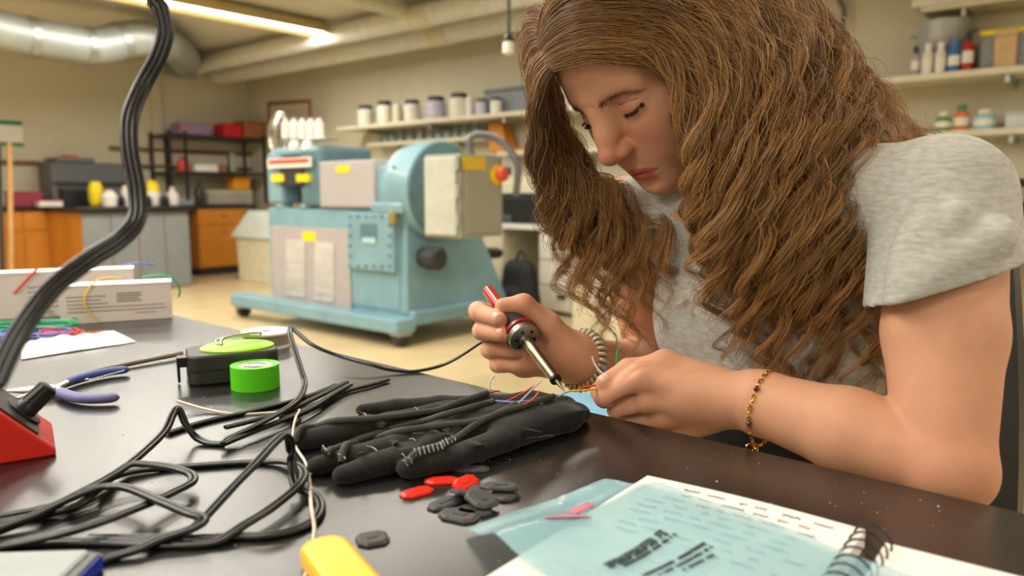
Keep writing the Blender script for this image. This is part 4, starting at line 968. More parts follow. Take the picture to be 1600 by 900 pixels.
# ---- yellow tool handle and grey box at the near edge of the table
yd = ang(525, 855, 592, 935); yh = thing('yellow_tool', 'yellow-handled tool at the near edge of the table', 'tool', tab(534, 915), yd)
L_ = float(np.linalg.norm(tab(520, 850) - tab(592, 935)))
MB().prism(rrect(L_ * 1.5, .030, .013, 6), 0, .014).build('grip', mat('yellow_plastic', srgb(244, 190, 10), rough=.35, var=.04), yh, smooth=40, bevel=.004, seg=3, loc=(L_ * .22, 0, 0))
MB().prism(rrect(.07, .014, .006, 4), .0, .008).build('blade_holder', M_CHROME, yh, bevel=.001, loc=(L_ * 1.3, 0, .002))
gd = thing('grey_device', 'grey plastic box with a blue stripe at the near left corner', 'box', tab(22, 935), ang(0, 905, 90, 902))
MB().prism(rrect(.115, .07, .006, 4), 0, .012).build('case', mat('device_grey', srgb(150, 158, 156), rough=.5), gd, bevel=.003, loc=(-.030, .0, 0)); MB().b2((.0285, -.03, .001), (.0335, .03, .011)).build('side_cap', M_BLACKP, gd); MB().b2((.0335, -.03, .001), (.0350, .03, .010)).build('blue_stripe', mat('stripe_blue', srgb(40, 60, 170), rough=.4), gd)
# ---- specks of solder and dust
rng = np.random.default_rng(77); mb = MB()
for i in range(150):
    x, y = (rng.uniform(700, 1500), rng.uniform(650, 830)) if i < 100 else (rng.uniform(150, 900), rng.uniform(600, 880)); p = tab(x, y)
    if (p @ TYV) > TY1 - .01: continue
    r = rng.uniform(.0002, .0005) * (1.8 if rng.random() < .06 else 1); mb.box((p[0], p[1], TZ + r * .3), (r * 2, r * 1.3, r * .6), rng.random() * 3)
o = mb.build('solder_specks', mat('speck_grey', srgb(190, 190, 186), rough=.6)); tag(o, 'pale specks of solder and dust scattered on the black table', 'debris', kind='stuff')
# ------------------------------------------------------------------ the black glove, its wired sleeves and the caps beside it
from mathutils.bvhtree import BVHTree
M_GLOVE = mat('black_fleece', srgb(30, 29, 28), rough=.95, spec=.2, var=.2, scale=200, bump=.5, bscale=420, bdist=.0012, sheen=.12)
def build_glove():
    s = SDF(tab(450, 745) - np.array([.06, .06, .02]), np.maximum(tab(450, 745), tab(915, 605)) + np.array([.08, .06, .09]), .0016)
    lo = np.minimum(tab(450, 745), tab(915, 600)); hi = np.maximum(tab(450, 745), tab(915, 600))
    s = SDF(np.array([lo[0] - .05, lo[1] - .06, TZ - .004]), np.array([hi[0] + .05, hi[1] + .06, TZ + .06]), .0016)
    def fing(pts, R, k=.004):
        P = [tab(x, y, r * .9) for (x, y), r in zip(pts, R)]; s.chain(P, R, k)
    fing([(477, 682), (530, 672), (610, 657), (700, 640)], [.0120, .0150, .0160, .0170])
    fing([(500, 722), (560, 708), (640, 684), (730, 655)], [.0105, .0135, .0145, .0160])
    fing([(540, 736), (600, 717), (690, 686), (780, 654)], [.0105, .0130, .0145, .0165])
    fing([(642, 726), (705, 710), (785, 681), (855, 652)], [.0115, .0130, .0145, .0160])
    fing([(568, 637), (620, 632), (690, 628), (760, 628)], [.0080, .0110, .0130, .0150], .006)
    # back of the hand and the cuff
    fing([(690, 645), (760, 632), (830, 625), (880, 628)], [.0165, .0185, .0175, .0140], .010)
    fing([(740, 655), (800, 645), (850, 638), (895, 638)], [.0165, .0185, .0175, .0130], .012)
    fing([(790, 668), (840, 655), (880, 648), (902, 643)], [.0165, .0170, .0160, .0120], .012)
    # soft wrinkles
    rng = np.random.default_rng(3)
    for i in range(26):
        x, y = rng.uniform(560, 880), 0; y = 660 - (x - 560) * .06 + rng.uniform(-25, 35); a = tab(x, y, .026); b = a + np.array([rng.normal() * .018, rng.normal() * .018, rng.uniform(-.004, .006)])
        s.cone(a, b, .0016, .001, .008, 's' if i % 2 else 'u')
    s.cut((0, 0, TZ + .0006), (0, 0, -1.))
    return s.mesh(0.0)
gv, gt, gq = build_glove(); gv[:, 2] = TZ + .0006 + (gv[:, 2] - TZ - .0006) * .70; GO = tab(680, 680)
glove = thing('glove', 'black fleece glove lying palm down with wired sleeves along its fingers', 'glove', GO)
gm = np_mesh('glove_body', gv - GO, gt, gq, M_GLOVE, glove)
GB_ = BVHTree.FromPolygons([tuple(v) for v in gv], [tuple(int(i) for i in f) for f in gt] + [tuple(int(i) for i in f) for f in gq])
def on_glove(x, y, off=.002):
    r = Vector(ray(x, y)).normalized(); h = GB_.ray_cast(Vector(O3), r)
    if h[0] is None: return tab(x, y, .012)
    n = h[1] if h[1].dot(r) < 0 else -h[1]
    return np.array(h[0]) + np.array(n) * off * .6 + np.array([0, 0, off * .5])
M_SLEEVE = mat('braided_sleeve', srgb(66, 65, 62), rough=.75, var=.2, scale=900, bump=.6, bscale=1500, bdist=.0008)
def relax(P, k=3):
    P = np.array(P)
    for _ in range(k): P[1:-1] = (P[:-2] + 2 * P[1:-1] + P[2:]) / 4
    return P
SLV = [[(464, 692), (468, 679), (482, 669), (510, 664), (560, 661), (620, 655), (680, 645), (720, 633), (762, 619)],
       [(511, 716), (522, 703), (545, 692), (590, 678), (640, 665), (690, 655), (735, 643), (774, 632)],
       [(533, 725), (537, 708), (552, 694), (590, 684), (650, 676), (710, 668), (760, 660), (806, 637)],
       [(636, 729), (648, 716), (670, 708), (692, 702), (715, 687), (750, 664), (790, 648), (830, 637), (864, 625)]]
SEND = []
for pl_ in SLV:
    px = smooth_path([(x, y, 0) for x, y in pl_], 6)[:, :2]; P = relax([on_glove(x, y, .0034) for x, y in px], 4)
    mb = MB().tube(P - GO, .0031, n=10)
    T = np.gradient(P, axis=0); T /= np.linalg.norm(T, axis=1, keepdims=True)
    so = mb.build('sleeve', M_SLEEVE, glove, smooth=60)
    SEND.append((P[-1], T[-1]))
# pale stitches
M_THREAD = mat('grey_thread', srgb(150, 152, 150), rough=.7)
def stitch(x0, y0, x1, y1, off=.0066):
    P = [on_glove(x0, y0, off * .6), on_glove((x0 + x1) / 2, (y0 + y1) / 2, off), on_glove(x1, y1, off * .6)]
    MB().tube(smooth_path(P, 3) - GO, .00055, n=4).build('stitch', M_THREAD, glove)
for i in range(7): stitch(646 + i * 7, 709 - i * 1.6, 650 + i * 7, 720 - i * 1.8)
for i in range(5): stitch(684 + i * 5, 700 - i * 3, 691 + i * 5, 708 - i * 3)
for x, y in ((506, 710), (510, 714), (531, 720), (537, 722), (632, 722), (634, 730), (640, 727)): stitch(x - 3, y - 4, x + 4, y + 3)
for x0, y0, x1, y1 in ((640, 690, 650, 692), (572, 700, 590, 708), (648, 640, 656, 648), (570, 648, 574, 660)): stitch(x0, y0, x1, y1, .003)
# wires leaving the sleeves
def gw(pts, m, label, r=.0009): return wire('sensor_wire', pts, r, m, label, n=6, group=None)
M_WLB = mat('wire_paleblue', srgb(190, 205, 225), rough=.4)
e0, e1, e2, e3 = [p for p, _ in SEND]
def dpt(p): return float(p[1] * _cp - (p[2] - CAMZ) * _sp)
d0, d1, d2, d3 = [dpt(p) for p in (e0, e1, e2, e3)]
def W(d, *pts): return [atd(x, y, d + (k + 1) * .002) for k, (x, y) in enumerate(pts)]
gw([e0] + W(d0, (765, 604), (766, 595), (772, 587)), M_WLB, 'pale blue wire standing up from the farthest sleeve')
gw([e0] + W(d0, (768, 613), (776, 611), (781, 612)), M_WR, 'short red wire at the end of the farthest sleeve')
gw([e1] + W(d1 - .004, (790, 627), (815, 615), (835, 603), (846, 594)), M_WR, 'long red wire rising from the second sleeve')
gw([e1] + W(d1 - .012, (800, 628), (825, 627), (848, 631)), mat('wire_sky', srgb(130, 150, 215), rough=.4), 'blue wire lying across the glove cuff')
gw([e2] + W(d2 - .004, (815, 625), (832, 608), (846, 594)), M_WLB, 'pale blue wire crossing the red wires')
gw([e2] + W(d2 - .008, (818, 632), (832, 624), (842, 613)), M_WR, 'short red wire crossing from the third sleeve')
gw([e3, atd(872, 620, .765), atd(880, 615, .750), atd(890, 611, .745)], mat('wire_silver', srgb(196, 198, 200), rough=.35), 'pale silver wire under the soldering tip', .0010)
# wires held in the fingers
gw([atd(888, 611, .748), atd(905, 610, .752), atd(922, 609, .756), atd(945, 606, .768)], M_WY, 'yellow wire between soldering tip and fingers', .0011)
gw([atd(903, 607, .757), atd(918, 604, .760), atd(945, 600, .770)], M_WR, 'red wire held in the fingers above the yellow wire', .0010)
gw([atd(925, 557, .775), atd(930, 570, .775), atd(940, 582, .774), atd(956, 594, .776)], M_WW, 'white wire sticking up from the fingers', .0010)
gw([atd(938, 570, .778), atd(945, 578, .777), atd(958, 592, .778)], M_WB, 'blue wire sticking up from the fingers', .0010)
gw([atd(967, 545, .792), atd(964, 556, .792), atd(964, 578, .790)], M_WG, 'green wire sticking up behind the thumb', .0011)

# ---- small moulded caps
M_CAPR = mat('cap_red', srgb(226, 44, 26), rough=.35, var=.06); M_CAPB = mat('cap_black', srgb(58, 58, 58), rough=.55, var=.18, scale=120, bump=.2, bscale=400)
def cap(x, y, x1, y1, lng, wid, m, label, h=0.0, tilt=0.0, slot=True, roll=0.0, group='red plastic caps'):
    """a small shield-shaped plastic cap with a raised rim and a slot"""
    t = thing('plastic_cap', label, 'plastic cap', tab(x, y, h), ang(x, y, x1, y1), group)
    t.rotation_euler = (roll, tilt, t.rotation_euler[2])
    L, W = lng / 2, wid / 2
    out = [(-L, -W * .45), (-L * .55, -W), (L * .6, -W), (L, -W * .55), (L, W * .55), (L * .6, W), (-L * .55, W), (-L, W * .45)]
    mb = MB().prism(out, 0, .0016); mb.prism([(x_ * .94, y_ * .92) for x_, y_ in out], .0016, .0026, inset=.16)
    mb.build('shell', m, t, bevel=.0004)
    if slot: MB().prism(rrect(L * .8, W * .42, W * .2, 4), .0026, .0031).build('slot_rim', m, t, bevel=.0003)
    return t
cap(651, 771, 676, 764, .026, .015, M_CAPR, 'red plastic cap lying farthest from the others, nearest the viewer')
cap(690, 753, 714, 752, .027, .014, M_CAPR, 'red plastic cap in the middle of the three red ones')
cap(727, 756, 748, 746, .026, .013, M_CAPR, 'red plastic cap tilted onto the dark pile', h=.003, roll=.4)
caps = [(736, 719, 760, 719, .026, .012, 'thin ribbed black cap nearest the glove', 0, 0, True), (737, 735, 760, 735, .029, .013, 'smooth flat black cap below the ribbed one', 0, 0, False),
        (696, 788, 720, 778, .030, .016, 'dark cap at the near end of the pile under the red cap', 0, 0, True), (722, 772, 740, 762, .022, .016, 'dark cap propped on edge between red cap and pile', .004, .35, False),
        (752, 781, 768, 790, .026, .021, 'dark round-shouldered cap in the middle of the pile', .005, .15, True), (740, 800, 765, 800, .026, .019, 'dark cap tucked under the middle cap', 0, 0, True),
        (718, 807, 742, 812, .030, .021, 'pale grey-black cap nearest the viewer in the pile', 0, 0, True), (781, 762, 804, 763, .030, .015, 'black cap lying at the far right of the pile', .004, 0, True),
        (786, 776, 800, 780, .021, .019, 'dark square cap leaning on the black one at the right', 0, 0, False), (744, 768, 752, 756, .016, .012, 'small dark cap standing at the back of the pile', .001, 0, False),
        (582, 844, 604, 840, .021, .021, 'single round dark cap lying apart near the yellow handle', 0, 0, True)]
for x, y, x1, y1, l_, w_, lb, hh, tl, so in caps: cap(x, y, x1, y1, l_, w_, M_CAPB, lb, hh, tl, so, 0, 'black plastic caps')

# ---- spiral notebook under a blue anti-static bag
nA, nB, nC = tab(1012, 743, .012), tab(1368, 832, .012), tab(735, 905, .012)
ex = nrm((nB - nA) * [1, 1, 0]); ey = nrm((nC - nA) * [1, 1, 0]); ey = nrm(ey - ex * (ex @ ey))
LX = float(np.linalg.norm((nB - nA)[:2])); LY = .30
nb = thing('notebook', 'open spiral notebook with handwritten pages, lying at the table edge', 'notebook', (nA[0], nA[1], TZ), math.atan2(ex[1], ex[0]))
sgn = -1 if ex[0] * ey[1] - ex[1] * ey[0] < 0 else 1
M_PAGE = mat('paper', srgb(238, 234, 224), rough=.8, var=.02); M_PEN = mat('pen_ink', srgb(84, 78, 80), rough=.8)
def page_block(x0, x1, z1, nm, curl):
    V = []; F = []; nx, ny = 14, 2
    for z_ in (0, 1):
        for j in range(ny + 1):
            for i in range(nx + 1):
                u = i / nx; z = z1 + curl * math.sin(u * math.pi) * .4 + curl * (u ** 3 if x1 > LX else 0); V.append((x0 + (x1 - x0) * u, sgn * LY * j / ny, z if z_ else .0004))
    k = (nx + 1) * (ny + 1); ix = lambda i, j, t: t * k + j * (nx + 1) + i
    for j in range(ny):
        for i in range(nx): F += [(ix(i, j, 1), ix(i + 1, j, 1), ix(i + 1, j + 1, 1), ix(i, j + 1, 1)), (ix(i, j + 1, 0), ix(i + 1, j + 1, 0), ix(i + 1, j, 0), ix(i, j, 0))]
    for i in range(nx): F += [(ix(i, 0, 0), ix(i + 1, 0, 0), ix(i + 1, 0, 1), ix(i, 0, 1)), (ix(i, ny, 1), ix(i + 1, ny, 1), ix(i + 1, ny, 0), ix(i, ny, 0))]
    for j in range(ny): F += [(ix(0, j, 0), ix(0, j, 1), ix(0, j + 1, 1), ix(0, j + 1, 0)), (ix(nx, j + 1, 0), ix(nx, j + 1, 1), ix(nx, j, 1), ix(nx, j, 0))]
    return MB().add(V, F).build(nm, M_PAGE, nb)
page_block(0, LX - .006, .012, 'page_stack', .004); page_block(LX + .006, LX + .21, .007, 'page_stack', .001)
for i in range(7):
    yy = sgn * (.010 + i * .0125)
    MB().tube([(LX + .0115 * math.cos(a), yy + .003 * math.sin(a * .5), .009 + .0105 * math.sin(a)) for a in np.linspace(-.6, 3.6, 14)], .0008, n=6).build('binding_ring', M_BLACKP, nb, smooth=60)
rng = np.random.default_rng(21)
for r_ in range(9):                       # handwriting: loose pen strokes, word by word
    y0 = .012 + r_ * .0105; x = LX * .12 + rng.uniform(0, .02)
    while x < LX * .80:
        w_ = rng.uniform(.006, .018); P = []
        for k in range(int(w_ / .0012)):
            u = x + k * .0012; P.append((u, sgn * (y0 + (1 if k % 2 else -1) * rng.uniform(.0004, .0016) * (1.8 if rng.random() < .15 else 1)), .0124 + .0016 * math.sin(u / LX * math.pi)))
        if len(P) > 3: MB().tube(P, .00042, n=3).build('pen_stroke', M_PEN, nb)
        x += w_ + rng.uniform(.003, .009)
        if rng.random() < .08: x += .03
M_BAG = bpy.data.materials.new('antistatic_film'); M_BAG.use_nodes = True; _mats['antistatic_film'] = M_BAG
b_ = M_BAG.node_tree.nodes['Principled BSDF']; nz = M_BAG.node_tree.nodes.new('ShaderNodeTexNoise'); nz.inputs['Scale'].default_value = 7
rp = M_BAG.node_tree.nodes.new('ShaderNodeValToRGB'); rp.color_ramp.elements[0].color = (*srgb(150, 205, 218), 1); rp.color_ramp.elements[1].color = (*srgb(186, 226, 232), 1)
M_BAG.node_tree.links.new(nz.outputs['Fac'], rp.inputs['Fac']); M_BAG.node_tree.links.new(rp.outputs['Color'], b_.inputs['Base Color'])
b_.inputs['Alpha'].default_value = .42; b_.inputs['Roughness'].default_value = .25; b_.inputs['Coat Weight'].default_value = .3
BQ = [(728, 826, .004), (944, 747, .006), (1500, 912, .020), (1010, 1040, .016)]
bag = thing('antistatic_bag', 'translucent blue anti-static bag with black print on the notebook', 'bag', tab(728, 826))
BO = tab(728, 826)
def bag_pt(u, v, off=0.0):
    a, b, c, d = [tab(*q) for q in BQ]; p = (a * (1 - u) + b * u) * (1 - v) + (d * (1 - u) + c * u) * v
    rise = min(1, max(0, (v - .08) / .16)); z = .003 + .0135 * rise * rise * (3 - 2 * rise) + .0016 * math.sin(7 * u + 5 * v) + .0012 * math.sin(13 * v - 6 * u) + (.004 if v < .16 else 0) * math.sin(math.pi * min(v / .16, 1)) * (.6 + .4 * math.sin(6 * u))
    return np.array([p[0], p[1], TZ + z + off])
V = []; F = []; nx, ny = 24, 40
for j in range(ny + 1):
    for i in range(nx + 1): V.append(bag_pt(i / nx, j / ny) - BO)
k = len(V); V += [v + np.array([0, 0, .0012]) for v in V]
ix = lambda i, j, t: t * k + j * (nx + 1) + i
for j in range(ny):
    for i in range(nx): F += [(ix(i, j, 1), ix(i + 1, j, 1), ix(i + 1, j + 1, 1), ix(i, j + 1, 1)), (ix(i, j + 1, 0), ix(i + 1, j + 1, 0), ix(i + 1, j, 0), ix(i, j, 0))]
for i in range(nx): F += [(ix(i, 0, 0), ix(i + 1, 0, 0), ix(i + 1, 0, 1), ix(i, 0, 1)), (ix(i, ny, 1), ix(i + 1, ny, 1), ix(i + 1, ny, 0), ix(i, ny, 0))]
for j in range(ny): F += [(ix(0, j, 0), ix(0, j, 1), ix(0, j + 1, 1), ix(0, j + 1, 0)), (ix(nx, j + 1, 0), ix(nx, j + 1, 1), ix(nx, j, 1), ix(nx, j, 0))]
MB().add(V, F).build('film', M_BAG, bag, smooth=60)

def bag_patch(nm, quads, m):
    mb = MB()
    for q in quads:
        n0 = len(q); V = [bag_pt(u, v, .0016) - BO for u, v in q] + [bag_pt(u, v, .0021) - BO for u, v in q]
        mb.add(V, [tuple(range(n0, 2 * n0))] + [(i, (i + 1) % n0, n0 + (i + 1) % n0, n0 + i) for i in range(n0)])
    return mb.build(nm, m, bag)
def strip(u0, v0, u1, v1, w, cuts):
    """a printed line from (u0, v0) to (u1, v1), broken into characters"""
    d = np.array([u1 - u0, v1 - v0]); n_ = np.array([-d[1], d[0]]); n_ = n_ / np.linalg.norm(n_) * w; out = []
    for a, b in cuts:
        p, q = np.array([u0, v0]) + d * a, np.array([u0, v0]) + d * b; out.append([tuple(p - n_), tuple(q - n_), tuple(q + n_), tuple(p + n_)])
    return out
rng = np.random.default_rng(4)
def chars(n, gap=.25, skip=()):
    out = []
    for i in range(n):
        if i in skip: continue
        a = (i + gap * rng.random()) / n; out.append((a, (i + 1 - gap) / n))
    return out
M_PRINT = mat('black_print', srgb(36, 44, 46), rough=.6); M_ARROW = mat('pink_arrow', srgb(206, 110, 128), rough=.5)
for i in range(15):    # bold headline: each letter an upright, a bar and a foot
    if i in (12,): continue
    a = (i + .08) / 16; b = (i + .82) / 16; u0, v0, u1, v1 = .235, .555, .605, .480; du, dv = u1 - u0, v1 - v0; h_ = .017
    L = lambda t, s_: (u0 + du * t - dv * s_ * .0, v0 + dv * t + s_)
    kind = i % 4; Q = [[L(a, -h_), L(a + .012, -h_), L(a + .012, h_), L(a, h_)]]
    if kind != 1: Q.append([L(b - .012, -h_), L(b, -h_), L(b, h_), L(b - .012, h_)])
    if kind in (0, 2, 3): Q.append([L(a, h_ - .008), L(b, h_ - .008), L(b, h_), L(a, h_)])
    if kind in (1, 2): Q.append([L(a, -h_), L(b, -h_), L(b, -h_ + .008), L(a, -h_ + .008)])
    if kind in (1, 3): Q.append([L(a, -.004), L(b, -.004), L(b, .004), L(a, .004)])
    bag_patch('printed_letter', Q, M_PRINT)
for u0, v0, u1, v1, w_, n in ((.285, .575, .60, .510, .006, 26), (.285, .655, .63, .588, .006, 30), (.33, .672, .63, .612, .005, 24), (.40, .685, .60, .646, .005, 14)):
    bag_patch('printed_line', strip(u0, v0, u1, v1, w_, chars(n, .3, tuple(rng.integers(0, n, 4)))), M_PRINT)
bag_patch('printed_arrow', [[(.70, .095), (.64, .165), (.42, .245), (.44, .180)], [(.50, .150), (.25, .235), (.45, .290)]], M_ARROW)
# ------------------------------------------------------------------ the room behind: helpers
def rthing(name, label, cat, p, group=None, rz=0.0): return thing(name, label, cat, fromR(*p), ROOM_A + rz, group)
def fm(x, y, ry): return toR(atpl(x, y, RYV, ry))          # pixel on a plane facing the viewer's side of the room
def fx(x, y, rx): return toR(atpl(x, y, RXV, rx))
M_MACH = mat('machine_blue', srgb(118, 154, 166), rough=.4, var=.10, scale=5, coat=.15); M_MACHD = mat('machine_blue_dark', srgb(82, 112, 120), rough=.45, var=.1)
M_GREYP = mat('grey_panel', srgb(164, 158, 158), rough=.5, var=.03); M_ENCL = mat('enclosure_paint', srgb(150, 152, 138), rough=.5, var=.03)
M_YEL = mat('yellow_label', srgb(236, 204, 20), rough=.5); M_REDL = mat('red_label', srgb(226, 80, 66), rough=.5); M_DARK = mat('dark_metal', srgb(48, 50, 52), rough=.5, var=.1)
M_ORW = mat('orange_oak', srgb(202, 134, 44), rough=.45, col2=srgb(188, 116, 32), scale=3, stretch=(1, 1, .15), detail=6); M_BTOP = mat('black_counter', srgb(30, 30, 30), rough=.3)
M_CREAM = mat('cream_paint', srgb(214, 208, 180), rough=.5); M_BROWN = mat('brown_pipe', srgb(120, 78, 62), rough=.5); M_GALV = mat('galvanised', srgb(176, 180, 176), rough=.46, metal=1.0, var=.15, scale=4)
M_GLASS = mat('glassware', (.9, .95, .95), rough=.05, trans=.9, ior=1.2, var=.0)

# ------------------------------------------------------------------ the blue mill
FY = 3.50
mp = fm(560, 530, FY); machine = rthing('roll_mill', 'large blue industrial machine with grey louvred panel on a wheeled base', 'machine', (-4.95, 3.95, 0))
def mloc(p): return np.array(p) - np.array([-4.95, 3.95, 0])
def mpx(x, y, ry=FY): return mloc(fm(x, y, ry))
def mbox(nm, x0, y0, x1, y1, ry, dep, m, bevel=.01, parent=None):
    a, b = mpx(x0, y1, ry), mpx(x1, y0, ry); return MB().b2((a[0], a[1], a[2]), (b[0], a[1] + dep, b[2])).build(nm, m, parent or machine, bevel=bevel)
xl, xr = mpx(362, 495, 3.36)[0], mpx(622, 530, 3.36)[0]
MB().b2((xl, -.60, .10), (xr, -.42, .20)).build('base_rail', M_MACH, machine, bevel=.015); MB().b2((xl + .5, .44, .10), (xr, .62, .20)).build('base_rail', M_MACH, machine, bevel=.015)
MB().b2((xl + .40, -.44, .14), (xr, .46, .24)).build('base_plate', M_MACH, machine, bevel=.015)
for cx_, cy_ in ((xl + .06, -.51), (xr - .06, -.51), (xr - .06, .53), (xl + .6, .53)):
    MB().cyl((cx_ - .03, cy_, .055), (cx_ + .03, cy_, .055), .055, n=16).build('caster', M_DARK, machine, smooth=40)
    MB().box((cx_, cy_, .095), (.10, .12, .03)).build('caster_bracket', M_GALV, machine)
fl, fr = mpx(418, 330)[0], mpx(622, 335)[0]; zt = mpx(480, 326)[2]; zb = .22
MB().b2((fl, -.45, zb), (fr, .30, zt)).build('body', M_MACH, machine, bevel=.02)
# tapering buttress on the right flank
V = [(fr, -.45, zb), (fr + .08, -.45, zb), (fr + .08, .62, zb), (fr, .62, zb), (fr, -.42, zt - .02), (fr + .05, -.42, zt - .02), (fr + .05, .25, zt - .02), (fr, .25, zt - .02)]
MB().add(V, [(3, 2, 1, 0), (4, 5, 6, 7), (0, 1, 5, 4), (1, 2, 6, 5), (2, 3, 7, 6), (3, 0, 4, 7)]).build('flank', M_MACH, machine, bevel=.01)
mbox('louvre_panel', 428, 358, 545, 486, FY - .012, .012, M_GREYP, .003)
for x0, x1, yt, yb in ((447, 476, 376, 462), (491, 521, 379, 470)):
    for i in range(17):
        y = yt + (yb - yt) * i / 17; mbox('louvre', x0, y, x1, y + 3.2, FY - .022, .012, mat('louvre_paint', srgb(186, 184, 180), rough=.5), 0)
mbox('warning_label', 473, 363, 492, 376, FY - .016, .004, M_YEL, 0)
mbox('gearbox_cover', 543, 334, 613, 420, FY - .045, .05, M_MACH, .015)
mbox('sight_window', 563, 350, 588, 378, FY - .05, .008, M_MACHD, .003); mbox('sight_glass', 566, 372, 586, 379, FY - .055, .006, mat('pale_glass', srgb(170, 200, 205), rough=.2), 0)
for x, y in [(547 + i * 12.4, yy) for i in range(6) for yy in (338, 416)] + [(xx, 352 + j * 16) for j in range(4) for xx in (547, 609)]:
    c = mpx(x, y, FY - .05); MB().cyl(c + [0, -.008, 0], c, .011, n=6).build('bolt', M_MACHD, machine)
# nip housing on the upper left
mbox('nip_frame', 418, 238, 437, 318, FY - .02, .45, M_MACH, .03); mbox('nip_frame', 470, 228, 500, 322, FY - .02, .50, M_MACHD, .03); mbox('nip_back', 435, 258, 472, 316, FY + .15, .25, M_DARK, .01)
mbox('top_cap', 424, 226, 496, 246, FY - .02, .5, M_MACH, .05)
mbox('warning_sign', 418, 245, 484, 263, FY - .06, .02, M_WHITEP, .002); mbox('sign_band', 420, 247, 482, 257, FY - .064, .006, M_REDL, 0)
for x in (424, 463): mbox('warning_label', x, 272, x + 18, 284, FY - .05, .03, M_YEL, 0)
mbox('pressure_block', 437, 262, 472, 290, FY - .04, .1, M_DARK, .005)
for x in (434, 474): c = mpx(x, 322); MB().lathe([(.075, -.01), (.06, .02), (.05, .10), (.065, .11), (.06, .13)], c + [0, .06, 0], (0, 0, 1), 16).build('spring_post', M_MACH, machine, smooth=40)
for x in (458, 478): c = mpx(x, 229); MB().ball(c + [0, .02, 0], .05, 12, 8).build('ball_cap', M_WHITEP, machine, smooth=180)
# chrome hand wheel and row of white cylinders
wc = mpx(440, 212, FY + .1); MB().tube([wc + np.array([.03 * math.sin(a), .15 * math.cos(a) * .4, .16 * math.sin(a)]) + [-.0, 0, 0] for a in np.linspace(0, 6.283, 33)[:-1]], .028, n=8, closed=True).build('hand_wheel', M_CHROME, machine, smooth=60)
MB().tube([wc + np.array([.15 * math.cos(a) - .02, 0, .17 * math.sin(a)]) for a in np.linspace(0, 6.283, 33)[:-1]], .022, n=8, closed=True).build('hand_wheel', M_CHROME, machine, smooth=60)
for i in range(5): c = mpx(447 + i * 13, 204, FY + .05); MB().lathe([(.035, -.06), (.035, .06), (.02, .07), (.02, .09)], c, (0, 0, 1), 14).build('oil_cup', M_WHITEP, machine, smooth=40)
mbox('oil_manifold', 440, 214, 508, 222, FY + .02, .12, M_GALV, .005)
# guard panel, right housing, drum guard
mbox('guard_panel', 500, 249, 583, 323, FY - .03, .45, M_GREYP, .012); mbox('warning_label', 525, 259, 545, 270, FY - .036, .01, M_YEL, 0)
mbox('drive_housing', 583, 256, 622, 322, FY + .0, .5, M_MACH, .03); 
for i in range(5): c = mpx(617, 262 + i * 12, FY - .004); MB().cyl(c + [0, -.012, 0], c, .013, n=6).build('bolt', M_MACHD, machine)
mbox('drive_foot', 578, 316, 628, 334, FY - .04, .4, M_MACH, .02)
dc = mpx(684, 298, 3.80); MB().lathe([(.30, -.25), (.33, -.22), (.345, -.10), (.345, .06)], dc, (1, 0, 0), 40).build('drum_guard', M_MACH, machine, smooth=30); MB().lathe([(.335, .05), (.335, .075), (.05, .09)], dc, (1, 0, 0), 40).build('drum_face', M_MACHD, machine, smooth=30)
c = fx(662, 402, -4.95 + fr + .08); c = mloc(c); MB().lathe([(.07, 0), (.07, .05), (.085, .06), (.085, .15), (.06, .17)], c, (1, 0, 0), 20).build('flank_knob', M_DARK, machine, smooth=35)
c = mpx(614, 340, FY - .06); MB().lathe([(.03, -.04), (.03, .03), (.012, .045)], c, (0, 0, 1), 14).build('grease_cup', mat('brass', srgb(190, 170, 110), rough=.3, metal=.8), machine, smooth=40)

# ---- grey control cabinet
RYc = 2.90; a = fm(665, 370, RYc); b = fm(718, 240, RYc); dp = fx(785, 300, b[0])[1] - RYc
cc = rthing('control_cabinet', 'grey electrical control cabinet with red stop button beside the blue machine', 'cabinet', (a[0], RYc, a[2]))
cw, ch_ = b[0] - a[0], b[2] - a[2]; print('CAB', cw, ch_, dp)
MB().b2((0, 0, 0), (cw, dp, ch_)).build('housing', M_ENCL, cc, bevel=.006)
MB().b2((.015, -.02, .015), (cw - .015, 0, ch_ - .015)).build('door', mat('enclosure_door', srgb(178, 180, 168), rough=.5), cc, bevel=.006)
MB().b2((cw, .03, .02), (cw + .012, dp - .02, ch_ - .02)).build('side_door', M_ENCL, cc, bevel=.004)
for i in range(3): MB().cyl((cw - .005, -.012, ch_ * (.15 + .33 * i)), (cw - .005, -.012, ch_ * (.15 + .33 * i) + .07), .012, n=8).build('hinge', M_GALV, cc)
q = fx(774, 273, b[0]) - np.array([a[0], RYc, a[2]]); MB().lathe([(.055, .012), (.055, .025), (.03, .028)], (cw, q[1], q[2]), (1, 0, 0), 20).build('stop_plate', M_YEL, cc, smooth=40); MB().lathe([(.03, .028), (.038, .05), (.036, .07), (.01, .075)], (cw, q[1], q[2]), (1, 0, 0), 18).build('stop_button', M_REDL, cc, smooth=40)
q = fx(738, 255, b[0]) - np.array([a[0], RYc, a[2]]); MB().b2((cw + .012, q[1] - .09, q[2] - .035), (cw + .016, q[1] + .09, q[2] + .035)).build('warning_label', mat('amber_label', srgb(214, 180, 60), rough=.5), cc)
MB().tube(smooth_path([(cw * .7, dp * .5, ch_), (cw * .7, dp * .5, ch_ + .10), (cw + .02, dp * .8, ch_ + .09), (cw + .12, dp * .95, ch_ - .04), (cw + .10, dp + .0, ch_ - .22)], 8), .02, n=8).build('conduit', mat('grey_conduit', srgb(110, 114, 116), rough=.4, metal=.4), cc, smooth=60)
for zz in (.06, ch_ - .10): MB().b2((.04, dp, zz), (.10, .62, zz + .05)).build('mounting_arm', M_MACHD, cc)

